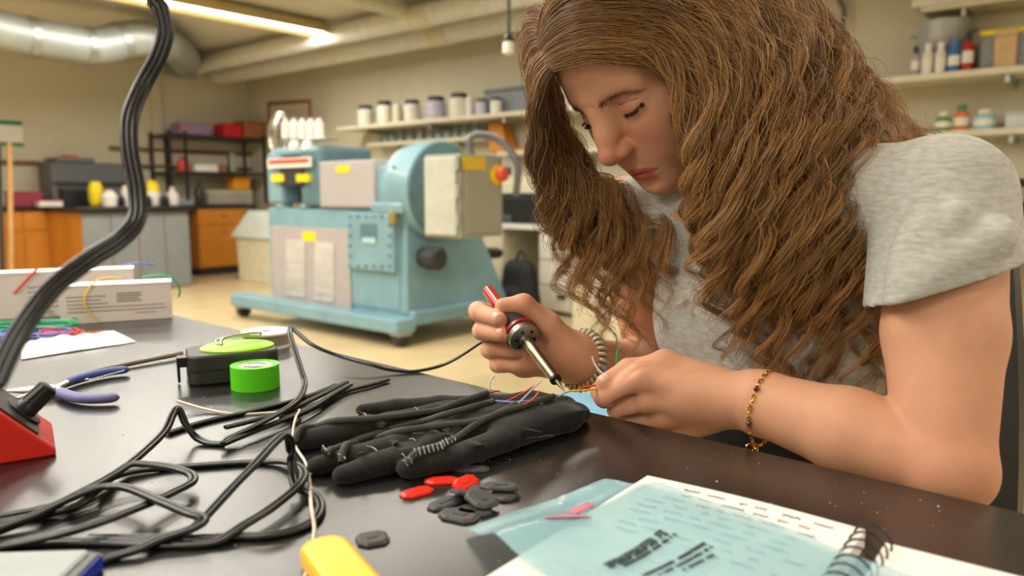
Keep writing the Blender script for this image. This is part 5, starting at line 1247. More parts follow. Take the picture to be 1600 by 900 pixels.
# ------------------------------------------------------------------ left wall
CT = .91
def lbox(name, label, cat, x0, y0, x1, y1, off, dep, m, group=None, lid=None, bevel=.01, z=None):
    """a box standing off the left wall: pixel rectangle of its near face, its distance from the wall and its depth"""
    p, q = onL(x0, y1, off), onL(x1, y0, off); p[2] = CT + .003 if z is None else z; t = rthing(name, label, cat, (p[0] - dep / 2, (p[1] + q[1]) / 2, p[2]), group); w_, h_ = abs(q[1] - p[1]), q[2] - p[2]
    MB().b2((-dep / 2, -w_ / 2, 0), (dep / 2, w_ / 2, h_ * (.86 if lid else 1))).build('body', m, t, bevel=bevel)
    if lid: MB().b2((-dep / 2 - .008, -w_ / 2 - .008, h_ * .86), (dep / 2 + .008, w_ / 2 + .008, h_)).build('lid', lid, t, bevel=bevel)
    return t, w_, h_
# counter with oak cabinets
def counter_run(x0, x1, name, label, front_m, off=.62, ypx=322):
    p, q = onL(x0, 400, off), onL(x1, 400, off); t = rthing(name, label, 'cabinet', (LW + off / 2, (p[1] + q[1]) / 2, 0)); w_ = abs(q[1] - p[1])
    MB().b2((-off / 2 + .01, -w_ / 2, .10), (off / 2, w_ / 2, CT - .04)).build('carcass', front_m, t); MB().b2((-off / 2 + .01, -w_ / 2 + .01, 0), (off / 2 - .06, w_ / 2 - .01, .10)).build('toe_kick', M_DARK, t)
    n = max(1, round(w_ / .55)); 
    for i in range(n):
        y0, y1 = -w_ / 2 + w_ * i / n + .012, -w_ / 2 + w_ * (i + 1) / n - .012
        d = MB().b2((off / 2, y0, .12), (off / 2 + .018, y1, .64)).build('door', front_m, t, bevel=.004); MB().cyl((off / 2 + .03, (y0 + y1) / 2 + .05, .56), (off / 2 + .03, (y0 + y1) / 2 - .05, .56), .006, n=6).build('handle', M_GALV, d)
        d = MB().b2((off / 2, y0, .66), (off / 2 + .018, y1, CT - .055)).build('drawer', front_m, t, bevel=.004); MB().cyl((off / 2 + .03, (y0 + y1) / 2 + .05, .77), (off / 2 + .03, (y0 + y1) / 2 - .05, .77), .006, n=6).build('handle', M_GALV, d)
    return t
counter_run(-60, 128, 'base_cabinet', 'orange oak base cabinet at the far left of the counter', M_ORW); counter_run(312, 386, 'base_cabinet', 'orange oak base cabinet with drawer under the black shelving', M_ORW)
p, q = onL(-60, 330, .66), onL(400, 330, .66); tag(MB().b2((-.33, 0, CT - .04), (.33, abs(q[1] - p[1]), CT)).build('countertop', M_BTOP, loc=fromR(LW + .334, min(p[1], q[1]), 0), rz=ROOM_A, bevel=.004), 'long black countertop along the wall behind the cartons', 'countertop')
# grey-sided peninsula standing out from the counter
p, q = fx(130, 400, LW + 1.55), fx(297, 400, LW + 1.55); py0, py1 = p[1], q[1]
pn = rthing('peninsula_bench', 'grey-fronted bench end with a black top jutting into the room', 'bench', (LW + 1.10, (py0 + py1) / 2, 0)); wy = (py1 - py0)
MB().b2((-.42, -wy / 2, .0), (.45, wy / 2, CT - .045)).build('carcass', M_ORW, pn); MB().b2((-.43, -wy / 2 - .05, CT - .05), (.52, wy / 2 + .04, CT + .005)).build('bench_top', M_BTOP, pn, bevel=.006)
for i in range(4): MB().b2((.45, -wy / 2 + wy * i / 4 + .006, .02), (.468, -wy / 2 + wy * (i + 1) / 4 - .006, CT - .06)).build('front_panel', mat('grey_laminate', srgb(122, 126, 126), rough=.5, var=.05), pn, bevel=.003)
# pipes, conduit and sign
def wall_pipe(name, label, x0, y0, x1, y1, off, r, m):
    a, b = onL(x0, y0, off), onL(x1, y1, off); b[2] = a[2]; A, B = fromR(*a), fromR(*b); return tag(MB().cyl((0, 0, 0), B - A, r, n=10).build(name, m, loc=A, smooth=40), label, 'pipe')
wall_pipe('wall_pipe', 'lower brown pipe running along the wall with the duct', -40, 252, 400, 262, .05, .022, M_BROWN); wall_pipe('wall_pipe', 'upper brown pipe between wall column and black shelving', 172, 231, 398, 241, .05, .022, M_BROWN)
a = onL(244, 200, .0); o = MB().b2((0, -.06, CT), (.05, .06, CEIL)).build('trim_2', M_WALL, loc=fromR(LW, a[1], 0), rz=ROOM_A, bevel=.005); o['kind'] = 'structure'
p, q = onL(-12, 228, .01), onL(34, 188, .01); sg = rthing('wall_sign', 'white sign with green bands on the wall above the counter', 'sign', (LW + .006, (p[1] + q[1]) / 2, p[2])); w_, h_ = q[1] - p[1], q[2] - p[2]
MB().b2((-.005, -w_ / 2, 0), (.004, w_ / 2, h_)).build('plate', M_WHITEP, sg)
for z0, z1 in ((.02, .16), (.80, .97)): MB().b2((.004, -w_ / 2, h_ * z0), (.007, w_ / 2, h_ * z1)).build('green_band', mat('sign_green', srgb(20, 124, 66), rough=.5), sg)
def pole(name, label, x0, y0, x1, y1, off, r, m):
    A, B = fromR(*onL(x0, y0, off)), fromR(*onL(x1, y1, off)); A[2] = max(A[2], r); return tag(MB().cyl((0, 0, 0), B - A, r, r * .9, n=10).build(name, m, loc=A, smooth=40), label, 'pole')
pole('wooden_pole', 'wooden pole leaning by the counter under the green sign', 19, 470, 15, 222, .9, .028, mat('pole_wood', srgb(206, 160, 104), rough=.6, var=.1)); pole('black_pole', 'dark pole at the picture edge beside the wooden pole', 6, 470, -2, 228, .95, .022, M_DARK)
# duct
du = [(-80, 18, 2.35), (0, 48, 2.35), (70, 62, 2.35), (125, 71, 2.35), (155, 72, 2.35), (195, 63, 2.35), (225, 60, 2.35), (255, 66, 2.1), (282, 84, 1.5), (290, 96, .8), (284, 100, .02)]
P = smooth_path([fromR(*onL(*d)) for d in du], 6); o0 = P[0].copy(); dt = thing('air_duct', 'silver ventilation duct bending along the wall near the ceiling', 'duct', o0)
MB().tube(P - o0, .17, n=20).build('duct_run', mat('duct_steel', srgb(158, 162, 156), rough=.5, metal=.55, var=.12, scale=3), dt, smooth=60)
for k in (10, 20, 29, 38): 
    T = nrm(P[k + 1] - P[k - 1]); MB().cyl(P[k] - o0 - T * .03, P[k] - o0 + T * .03, .18, n=20).build('duct_collar', M_GALV, dt, smooth=40)
p, q = onL(256, 118, .012), onL(304, 84, .012); MB().b2((-.01, 0, 0), (.01, abs(q[1] - p[1]), q[2] - p[2])).build('wall_plate', mat('plate_grey', srgb(160, 164, 160), rough=.5, metal=.3), dt, loc=fromR(*p) - o0, rz=ROOM_A)
# things on the counter
pr, w_, h_ = lbox('plotter', 'big dark grey machine with sloped lid on the counter', 'machine', 84, 256, 196, 321, .50, .42, mat('plotter_grey', srgb(92, 94, 96), rough=.5), bevel=.03)
MB().b2((-.2, -w_ * .42, h_), (.2, w_ * .1, h_ + .06)).build('lid', mat('plotter_lid', srgb(112, 116, 114), rough=.5), pr, bevel=.03); MB().b2((-.05, -w_ * .25, h_ + .06), (.1, -w_ * .08, h_ + .09)).build('red_tab', M_REDL, pr, bevel=.01); MB().b2((.25, -w_ * .5, h_ * .50), (.262, w_ * .5, h_ * .56)).build('slot', M_DARK, pr)
lbox('black_case', 'black case in front of the dark grey machine', 'case', 101, 294, 136, 322, .655, .14, M_BLACKP, lid=M_DARK)
lbox('book', 'dark red binder lying on the counter by the wooden pole', 'book', 18, 299, 66, 312, .48, .22, mat('maroon_cover', srgb(150, 50, 70), rough=.6), lid=mat('maroon_top', srgb(160, 60, 80), rough=.6)); 
lbox('paper_stack', 'stack of white papers with red on the counter edge', 'paper', 62, 313, 98, 322, .655, .14, M_WHITEP, lid=M_REDL, bevel=.002)
def lathe_px(name, label, cat, x, y0, y1, wpx, plane, off, parts, group=None, ball=False):
    """a round thing standing behind pixel column x, foot at y1, head at y0; parts: (name, material, [(radius share, height share)])"""
    f = onL if plane == 'L' else onB; p = f(x, y1, off); q = f(x, y0, off); p[2] = (CT + zmid + .003 if name == 'red_canister' else CT + (.008 if off > .68 else .003)); h_ = q[2] - p[2]; d = np.linalg.norm(fromR(*p)[:2]); r = wpx / 2 * d / FPX
    t = rthing(name, label, cat, p, group)
    for nm, m, prof in parts: MB().lathe([(rr * r, hh * h_) for rr, hh in prof], (0, 0, 0), (0, 0, 1), 20).build(nm, m, t, smooth=40)
    return t
CTY = 321
lathe_px('yellow_tape_roll', 'yellow round roll on the peninsula bench', 'tape', 151, 284, 320, 18, 'L', .9, [('roll', M_YEL, [(.4, 0), (.8, .05), (1, .3), (1, .75), (.7, 1)])])
lathe_px('white_tub', 'low white tub beside the yellow roll', 'tub', 172, 297, 321, 22, 'L', 1.15, [('tub', M_WHITEP, [(.8, 0), (1, .6), (.7, .8)]), ('tub_lid', M_CREAM, [(.7, .78), (.4, 1)])])
lathe_px('white_canister', 'white canister behind the hanging cable', 'canister', 200, 290, 321, 16, 'L', 1.0, [('can', M_WHITEP, [(.9, 0), (1, .1), (1, .8)]), ('can_lid', M_CREAM, [(.9, .8), (.7, 1)])])
lathe_px('yellow_tub', 'small yellow-topped white tub on the peninsula', 'tub', 239, 282, 320, 22, 'L', 1.0, [('tub', M_WHITEP, [(.7, 0), (1, .4), (.9, .55)]), ('tub_lid', M_YEL, [(.9, .55), (.8, .85), (.3, 1)])])
lathe_px('white_bottle', 'white plastic bottle at the end of the peninsula', 'bottle', 270, 292, 321, 17, 'L', .9, [('bottle', M_WHITEP, [(.9, 0), (1, .1), (1, .6), (.4, .8)]), ('bottle_cap', M_CREAM, [(.4, .8), (.4, 1)])])
lathe_px('black_bottle', 'black bottle standing below the shelving', 'bottle', 312, 280, 320, 12, 'L', .64, [('bottle', M_BLACKP, [(.9, 0), (1, .1), (1, .6), (.3, .8)]), ('bottle_cap', M_DARK, [(.35, .8), (.35, 1)])])
lbox('blue_tray', 'flat pale blue tray on the counter', 'tray', 281, 314, 300, 322, .655, .08, mat('tray_blue', srgb(130, 160, 190), rough=.5), lid=mat('tray_rim', srgb(150, 176, 200), rough=.5))
_, _, inst_h = lbox('grey_instrument', 'grey box instrument with dark vents under the shelving', 'instrument', 326, 298, 394, 322, .50, .30, mat('instr_grey', srgb(160, 152, 144), rough=.5), lid=M_CREAM)
tl = []
for x, lb in ((215, 'small dark jar beside the white canister'), (230, 'small dark jar before the yellow-topped tub'), (188, 'small dark jar left of the white canister'), (258, 'small dark jar next to the white bottle')): lathe_px('small_jar', lb, 'jar', x, 306, 321, 12, 'L', 1.1, [('jar', M_BLACKP, [(.9, 0), (1, .1), (1, .7)]), ('jar_lid', M_DARK, [(.8, .7), (.8, 1)])], 'dark jars on the bench')
# black shelving
p, q = onL(270, 320, .55), onL(416, 320, .55); sh = rthing('shelving_unit', 'black metal shelving standing on the counter by the corner', 'shelf', (LW + .3, (p[1] + q[1]) / 2, CT)); w_ = q[1] - p[1]; ztop = onL(340, 213, .55)[2] - CT; zmid = onL(340, 269, .55)[2] - CT
for sx in (-.25, .25):
    for sy in (-w_ / 2, -w_ / 2 + .2, w_ / 2): MB().b2((sx - .015, sy - .015, 0), (sx + .015, sy + .015, ztop + .04)).build('upright', M_BLACKP, sh)
for z in (ztop, zmid): MB().b2((-.26, -w_ / 2, z - .035), (.26, w_ / 2, z)).build('shelf_board', M_BLACKP, sh)
def on_shelf(name, label, cat, x0, x1, y0, z, m, dep=.3, lid=None): 
    z += .003; a, b = onL(x0, y0, .50), onL(x1, y0, .50); t = rthing(name, label, cat, (LW + .50 - dep / 2, (a[1] + b[1]) / 2, z)); w2, h2 = (b[1] - a[1]), a[2] - z
    MB().box((0, 0, h2 * .43), (dep, w2, h2 * .86), taper=.93).build('body', m, t, bevel=.01); MB().box((0, 0, h2 * .92), (dep * .96, w2 * .96, h2 * .15)).build('top_flap', lid or m, t, bevel=.01)
on_shelf('blue_bag', 'blue and pink packed bag on the top black shelf', 'bag', 281, 329, 191, CT + ztop, mat('bag_blue', srgb(110, 130, 180), rough=.6, col2=srgb(170, 110, 130), scale=6)); on_shelf('red_box', 'bright red box on the top black shelf', 'box', 350, 379, 192, CT + ztop, mat('box_red', srgb(196, 26, 36), rough=.5)); on_shelf('cardboard_box', 'brown cardboard box at the end of the top shelf', 'box', 381, 416, 188, CT + ztop, mat('cardboard', srgb(150, 98, 56), rough=.8))
on_shelf('white_carton', 'flat white carton on the middle black shelf', 'box', 304, 342, 256, CT + zmid, M_WHITEP); on_shelf('brown_carton', 'low brown carton beside the flat white carton', 'box', 343, 356, 258, CT + zmid, mat('cardboard2', srgb(140, 100, 70), rough=.8)); on_shelf('steel_beaker', 'small bright metal can on the middle shelf', 'can', 360, 370, 238, CT + zmid, M_GALV, .1)
lathe_px('red_canister', 'round red canister on the middle black shelf', 'canister', 287, 246, 270, 17, 'L', .42, [('can', M_REDL, [(.95, 0), (1, .05), (1, .8)]), ('can_lid', mat('can_lid_red', srgb(170, 50, 40), rough=.4), [(.6, .8), (.5, 1)])])
lbox('orange_bin', 'orange plastic bin on the counter beneath the shelf', 'bin', 366, 276, 390, 296, .44, .20, mat('bin_orange', srgb(226, 150, 30), rough=.5), lid=mat('bin_orange_rim', srgb(232, 160, 40), rough=.5), z=CT + inst_h + .016)
# pale grey waste bin with a sloped lid beside the machine
p, q = fm(378, 450, 4.9), fm(418, 330, 4.9); bn = rthing('lidded_bin', 'pale grey bin with a sloped lid next to the blue machine', 'bin', ((p[0] + q[0]) / 2, 5.15, 0)); w_ = q[0] - p[0]; h_ = fm(400, 372, 4.9)[2]; h2 = q[2]
MB().box((0, 0, h_ / 2), (w_ * 1.15, .5, h_), taper=1.05).build('body', M_CREAM, bn, bevel=.01)
V = [(-w_ * .72, -.30, h_), (w_ * .8, -.30, h_), (w_ * .8, .30, h_), (-w_ * .72, .30, h_), (-w_ * .1, -.28, h2), (w_ * .8, -.28, h2), (w_ * .8, .28, h2), (-w_ * .1, .28, h2)]
MB().add(V, [(3, 2, 1, 0), (4, 5, 6, 7), (0, 1, 5, 4), (1, 2, 6, 5), (2, 3, 7, 6), (3, 0, 4, 7)]).build('lid', mat('bin_lid', srgb(206, 214, 206), rough=.5), bn, bevel=.01)

# ------------------------------------------------------------------ back wall: shelves and what stands on them
M_SHELF = mat('shelf_paint', srgb(206, 200, 176), rough=.5)
def wall_shelf(x0, y0, x1, dep, label):
    a, b = onB(x0, y0, dep), onB(x1, y0, dep); t = rthing('wall_shelf', label, 'shelf', ((a[0] + b[0]) / 2, BW - dep / 2, a[2])); w_ = b[0] - a[0]
    MB().b2((-w_ / 2, -dep / 2, -.035), (w_ / 2, dep / 2, 0)).build('shelf_board', M_SHELF, t, bevel=.004)
    n = max(2, int(w_ / .9))
    for i in range(n): x = -w_ / 2 + w_ * (i + .5) / n; MB().b2((x - .012, -dep / 2 + .04, -.08), (x + .012, dep / 2, -.035)).build('bracket', M_GALV, t)
    return a[2]
def xB(x, dep): return onB(x, 300, dep)[0]
SD = .44; Z1 = onB(820, 172, SD)[2]; Z2 = onB(700, 215, .28)[2]; Z3 = onB(800, 236, .30)[2]
def shelf_at(z, x0, x1, dep, label):
    a, b = xB(x0, dep), xB(x1, dep); t = rthing('wall_shelf', label, 'shelf', ((a + b) / 2, BW - dep / 2, z)); w_ = b - a
    MB().b2((-w_ / 2, -dep / 2, -.04), (w_ / 2, dep / 2, 0)).build('shelf_board', M_SHELF, t, bevel=.004)
    n = max(2, int(w_ / .9))
    for i in range(n): x = -w_ / 2 + w_ * (i + .5) / n; MB().b2((x - .012, -dep / 2 + .04, -.09), (x + .012, dep / 2, -.04)).build('bracket', M_GALV, t)
shelf_at(Z1, 528, 1720, SD, 'long upper cream wall shelf holding white tubs'); shelf_at(Z2, 575, 762, .26, 'short cream shelf lined with glassware'); shelf_at(Z3, 776, 1720, .30, 'lower cream wall shelf to the right of the glassware')
def tubs(x, wpx, hpx, body, lid, label, group, z=Z1, off=.30):
    p = onB(x, 200, off); d = np.linalg.norm(fromR(*p)[:2]); r = wpx / 2 * d / FPX; h_ = hpx * d / FPX; t = rthing('storage_jar', label, 'jar', (p[0], p[1], z), group)
    MB().lathe([(r * .92, 0), (r, .01), (r, h_ * .75), (r * .8, h_ * .84)], (0, 0, 0), (0, 0, 1), 20).build('jar_body', body, t, smooth=40); MB().lathe([(r * .84, h_ * .82), (r * .84, h_), (r * .7, h_ * 1.02)], (0, 0, 0), (0, 0, 1), 20).build('jar_lid', lid, t, smooth=40)
M_LAV = mat('lavender_plastic', srgb(186, 184, 204), rough=.5); M_TUB = mat('tub_white', srgb(222, 218, 204), rough=.5)
for x, wp, hp, bm, lb in ((572, 25, 30, M_TUB, 'white jar with black lid at the far end of the upper shelf'), (602, 24, 34, M_TUB, 'second white black-lidded jar on the upper shelf'), (621, 15, 28, M_CREAM, 'narrow cream jar between two white jars'), (645, 26, 32, M_TUB, 'white jar left of the lavender one'), (682, 30, 34, M_LAV, 'lavender jar with black lid on the upper shelf'), (718, 30, 36, M_TUB, 'white jar right of the lavender one'), (735, 14, 30, M_TUB, 'narrow white jar before the grey basket')):
    tubs(x, wp, hp, bm, M_BLACKP if wp > 20 else M_TUB, lb, 'jars on the upper shelf')
ORD = 'first second third fourth fifth sixth seventh eighth ninth tenth eleventh twelfth'.split()
for i, x in enumerate((591, 603, 614, 627, 641, 657, 672, 686, 700, 713, 727, 745)):
    p = onB(x, 215, .13); r = .045; t = rthing('glass_beaker', '%s glass beaker from the machine side on the short shelf' % ORD[i], 'beaker', (p[0], p[1], Z2), 'beakers on the short shelf')
    hh = .13 + .03 * (i % 3); MB().lathe([(r, 0), (r, hh), (r * 1.1, hh + .008), (r * .94, hh), (r * .94, .006), (.001, .006)], (0, 0, 0), (0, 0, 1), 18, cap=False).build('glass', M_GLASS, t, smooth=50); MB().lathe([(r * .9, .007), (r * .9, hh * .35)], (0, 0, 0), (0, 0, 1), 16).build('contents', mat('pale_liquid', srgb(215, 222, 222), rough=.2), t, smooth=40)
def bbox_(name, label, cat, x0, y0, x1, y1, off, dep, m, lid=None, z=None, group=None, bevel=.008):
    p, q = onB(x0, y1, off), onB(x1, y0, off)
    if z is not None: q[2] = z + (q[2] - p[2]); p[2] = z
    t = rthing(name, label, cat, ((p[0] + q[0]) / 2, BW - off + dep / 2, p[2]), group); w_, h_ = q[0] - p[0], q[2] - p[2]
    MB().b2((-w_ / 2, -dep / 2, 0), (w_ / 2, dep / 2, h_ * .86)).build('body', m, t, bevel=bevel); MB().b2((-w_ / 2 - .006, -dep / 2 - .006, h_ * .86), (w_ / 2 + .006, dep / 2 + .006, h_)).build('lid', lid or m, t, bevel=bevel); return t, w_, h_
bbox_('grey_basket', 'grey lidded tub stacked high on the upper shelf near the hair', 'tub', 757, 126, 822, 174, .30, .26, mat('basket_grey', srgb(120, 126, 130), rough=.5), lid=mat('basket_lid', srgb(100, 106, 112), rough=.5), z=Z1)
for x, lb in ((752, 'small dark jar left of the grey tub'), (775, 'white jar in front of the grey tub')): tubs(x, 18, 24, M_LAV if x < 760 else M_TUB, M_BLACKP, lb, 'jars by the grey tub', off=.37)
p = onB(780, 236, .2); t = rthing('wooden_block', 'orange wooden block leaning on the lower shelf', 'block', (p[0], BW - .15, Z3)); MB().add([(-.10, -.08, 0), (.14, -.08, 0), (.14, .1, 0), (-.10, .1, 0), (-.13, -.06, .30), (.03, -.06, .30), (.03, .06, .30), (-.13, .06, .30)], [(3, 2, 1, 0), (4, 5, 6, 7), (0, 1, 5, 4), (1, 2, 6, 5), (2, 3, 7, 6), (3, 0, 4, 7)]).build('block', M_ORW, t, bevel=.005); MB().b2((.14, -.08, 0), (.42, .1, .03)).build('foot_strip', M_ORW, t)
# brown rack behind the mill
A = [fm(420, 195, 5.6), fm(420, 162, 5.6), fm(484, 158, 5.6), fm(484, 192, 5.6)]; o0 = fromR(*A[0]); tag(MB().tube([fromR(*q) - o0 for q in A], .03, n=6).build('brown_rack', M_BROWN, loc=o0), 'brown bar frame rising behind the blue machine', 'frame')
# bench under the shelves
BD = .75; zb_ = onB(830, 352, BD)[2]; a_, b_2 = xB(776, BD), RW - .05; bench = rthing('wall_bench', 'white-topped bench along the shelved wall', 'bench', ((a_ + b_2) / 2, BW - BD / 2, 0)); w_ = b_2 - a_
MB().b2((-w_ / 2, -BD / 2, zb_ - .04), (w_ / 2, BD / 2, zb_)).build('bench_top', M_WHITEP, bench, bevel=.004)
for i in range(6): x = -w_ / 2 + .03 + (w_ - .06) * i / 5; MB().b2((x - .025, -BD / 2 + .02, 0), (x + .025, BD / 2 - .02, zb_ - .04)).build('leg_frame', M_CREAM, bench)
pc, qc = onB(843, 462, BD - .02), onB(893, 364, BD - .02); ct2 = rthing('file_cabinet', 'white drawer cabinet under the wall bench', 'cabinet', ((pc[0] + qc[0]) / 2, BW - BD / 2 - .0, 0)); w2 = qc[0] - pc[0]
MB().b2((-w2 / 2, -BD / 2 + .02, .03), (w2 / 2, BD / 2 - .03, zb_ - .05)).build('carcass', M_TUB, ct2, bevel=.005)
for i in range(3):
    hgt = (zb_ - .12) / 3; d = MB().b2((-w2 / 2 + .01, -BD / 2, .05 + i * hgt), (w2 / 2 - .01, -BD / 2 + .02, .05 + (i + 1) * hgt - .012)).build('drawer', M_TUB, ct2, bevel=.004); MB().b2((w2 * .15, -BD / 2 - .02, .05 + (i + .5) * hgt), (w2 * .4, -BD / 2, .05 + (i + .5) * hgt + .03)).build('handle', M_BLACKP, d)
bbox_('cream_instrument', 'cream instrument on the wall bench behind the cabinet', 'instrument', 786, 274, 860, 302, .5, .35, M_CREAM); bbox_('black_monitor', 'wide black equipment box on the wall bench', 'equipment', 784, 304, 870, 350, .55, .3, M_BLACKP, z=zb_ + .003)
# cream pedestal near the hand
pc, qc = fm(893, 560, 4.0), fm(926, 430, 4.0); ped = rthing('cream_pedestal', 'cream metal pedestal cabinet behind the bracelet hand', 'cabinet', ((pc[0] + qc[0]) / 2, 4.2, 0)); w2 = qc[0] - pc[0]; MB().b2((-w2 / 2, -.2, .02), (w2 / 2 + .3, .25, qc[2])).build('carcass', M_CREAM, ped, bevel=.01); MB().b2((-w2 / 2 - .01, -.22, qc[2]), (w2 / 2 + .31, .26, qc[2] + .03)).build('cabinet_top', M_TUB, ped, bevel=.005); MB().b2((-w2 / 2 + .02, -.212, .08), (w2 / 2 + .28, -.2, qc[2] - .04)).build('door', M_CREAM, ped, bevel=.005)
# stool and backpack
pc = fm(752, 470, 4.85); stl = rthing('lab_stool', 'dark lab stool behind the control cabinet', 'stool', (pc[0], 4.85, 0))
MB().lathe([(.17, .50), (.19, .52), (.19, .56), (.16, .58)], (0, 0, 0), (0, 0, 1), 20).build('seat', M_BLACKP, stl, smooth=40); MB().cyl((0, 0, .12), (0, 0, .5), .03, n=10).build('post', M_GALV, stl, smooth=40)
for i in range(5): a = i * 1.257; MB().tube([(0, 0, .14), (.20 * math.cos(a), .20 * math.sin(a), .07), (.22 * math.cos(a), .22 * math.sin(a), .03)], [.03, .02, .025], n=8).build('leg', M_DARK, stl, smooth=60)
pc = fm(812, 456, 4.8); bpk = rthing('backpack', 'black backpack standing on the floor by the stool', 'backpack', (pc[0], 4.8, 0)); hb = fm(794, 398, 4.8)[2]
s = SDF((-.24, -.2, -.01), (.24, .2, .6), .008); s.cone((-.06, 0, .16), (-.05, 0, hb - .14), .14, .11, .03, flat=((0, 1, 0), .8)); s.cone((.06, 0, .16), (.05, 0, hb - .14), .14, .11, .03, flat=((0, 1, 0), .8)); s.ell((0, -.12, .18), (.12, .05, .12), .02); s.cut((0, 0, .004), (0, 0, -1.)); v, tt_, qq_ = s.mesh(.05); np_mesh('pack_body', v, tt_, qq_, mat('nylon_black', srgb(26, 26, 28), rough=.7, bump=.3, bscale=30, bdist=.01), bpk)
MB().tube(smooth_path([(-.05, .02, hb - .03), (0, .02, hb + .04), (.05, .02, hb - .03)], 6), .012, n=6).build('carry_loop', M_BLACKP, bpk)
# ------------------------------------------------------------------ right part of the back wall
pp = onB(1474, 60, .17); d = np.linalg.norm(fromR(*pp)[:2]); r = min(42 * d / FPX * .9, .155); hp_ = min(onB(1474, 22, .17)[2], onB(1480, 4, .3)[2] - .11) - Z1
lathe_pot = rthing('stock_pot', 'big grey metal pot on the upper shelf over the shoulder', 'pot', (pp[0], BW - .17, Z1 + .003))
MB().lathe([(r * .96, 0), (r, .01), (r, hp_), (r * 1.05, hp_ + .01), (r * .97, hp_), (r * .95, .02)], (0, 0, 0), (0, 0, 1), 28).build('pot_body', mat('pot_metal', srgb(176, 180, 182), rough=.4, metal=.5), lathe_pot, smooth=40)
for e in (-1, 1): MB().tube(smooth_path([(e * r, -.03, hp_ * .8), (e * (r + .03), -.02, hp_ * .82), (e * (r + .03), .02, hp_ * .82), (e * r, .03, hp_ * .8)], 4), .006, n=6).build('handle', M_GALV, lathe_pot)
def bottle(x, wpx, hpx, body, capm, label, z=Z1, off=.385, y=100, group='bottles on the upper shelf'):
    p = onB(x, y, off); d = np.linalg.norm(fromR(*p)[:2]); r = wpx / 2 * d / FPX; h_ = hpx * d / FPX; t = rthing('bottle', label, 'bottle', (p[0], p[1], z), group)
    MB().lathe([(r * .95, 0), (r, .004), (r, h_ * .66), (r * .6, h_ * .76)], (0, 0, 0), (0, 0, 1), 18).build('bottle_body', body, t, smooth=40); MB().lathe([(r * .62, h_ * .76), (r * .62, h_), (r * .4, h_ * 1.01)], (0, 0, 0), (0, 0, 1), 14).build('bottle_cap', capm, t, smooth=40); MB().lathe([(r * 1.02, h_ * .2), (r * 1.02, h_ * .5)], (0, 0, 0), (0, 0, 1), 18, cap=False).build('bottle_label', M_TUB, t, smooth=40)
M_BLUEB = mat('bottle_blue', srgb(60, 110, 170), rough=.4); M_REDB = mat('bottle_red', srgb(170, 30, 40), rough=.4)
for x, wp, hp, bm, cm, lb in ((1430, 10, 38, M_GREYP, M_BLACKP, 'grey bottle with dark cap left of the bottle row'), (1449, 13, 40, M_TUB, M_TUB, 'plain white bottle second in the row'), (1469, 13, 40, M_TUB, M_TUB, 'plain white bottle third in the row'), (1490, 14, 42, M_BLUEB, M_BLUEB, 'blue bottle with white label'), (1511, 13, 50, M_REDB, M_BLACKP, 'red bottle with black nozzle next to the blue one')): bottle(x, wp, hp, bm, cm, lb)
bbox_('storage_tote', 'grey see-through tote with yellow lid on the upper shelf', 'tote', 1530, 14, 1640, 90, .34, .30, mat('tote_grey', srgb(140, 146, 150), rough=.4), lid=M_YEL, z=Z1); bbox_('cardboard_box', 'tan cardboard box in front of the yellow-lidded tote', 'box', 1552, 30, 1592, 92, .40, .04, mat('cardboard3', srgb(196, 164, 124), rough=.8), z=Z1)
zh = onB(1480, 4, .3)[2]; shelf_at(zh, 1420, 1700, .3, 'highest cream shelf at the picture top'); bbox_('yellow_tote', 'yellow lidded tote on the highest shelf', 'tote', 1425, -70, 1532, -2, .3, .25, M_TUB, lid=M_YEL, z=zh)
MB_ = [(1474, 26, 20, mat('can_green', srgb(96, 140, 40), rough=.4), M_TUB, 'green can on the lower shelf above the shoulder'), (1502, 24, 26, mat('jar_orange', srgb(216, 120, 60), rough=.4), mat('cap_green', srgb(70, 130, 80), rough=.5), 'orange-labelled jar with green cap on the lower shelf'), (1538, 34, 20, mat('tub_bluewhite', srgb(150, 196, 206), rough=.4), M_TUB, 'low blue and white tub on the lower shelf')]
for x, wp, hp, bm, cm, lb in MB_: bottle(x, wp * .74, hp * 1.3, bm, cm, lb, z=Z3, y=190, off=.2, group='jars on the lower shelf')
bbox_('clear_box', 'clear plastic box at the right end of the lower shelf', 'box', 1570, 165, 1640, 194, .28, .22, mat('clear_plastic', srgb(190, 196, 196), rough=.3), z=Z3)
bbox_('black_toolbox', 'black equipment on the bench behind the shoulder', 'equipment', 1505, 246, 1550, 300, .5, .3, M_DARK, lid=M_GALV); bbox_('white_box', 'white box on the bench at the right', 'box', 1556, 276, 1570, 300, .62, .2, M_TUB); scr, w_, h_ = bbox_('display_unit', 'dark screen unit with a colourful display at the right edge', 'monitor', 1574, 278, 1660, 345, .6, .1, M_BLACKP)
MB().b2((-w_ * .42, -.053, h_ * .45), (w_ * .4, -.05, h_ * .8)).build('display', mat('screen_glow', srgb(120, 140, 120), rough=.3, col2=srgb(170, 110, 100), scale=30), scr)
bbox_('shelf_clutter', 'dark case on the bench left of the seated person', 'case', 900, 300, 960, 350, .5, .3, M_BLACKP, z=zb_ + .003)
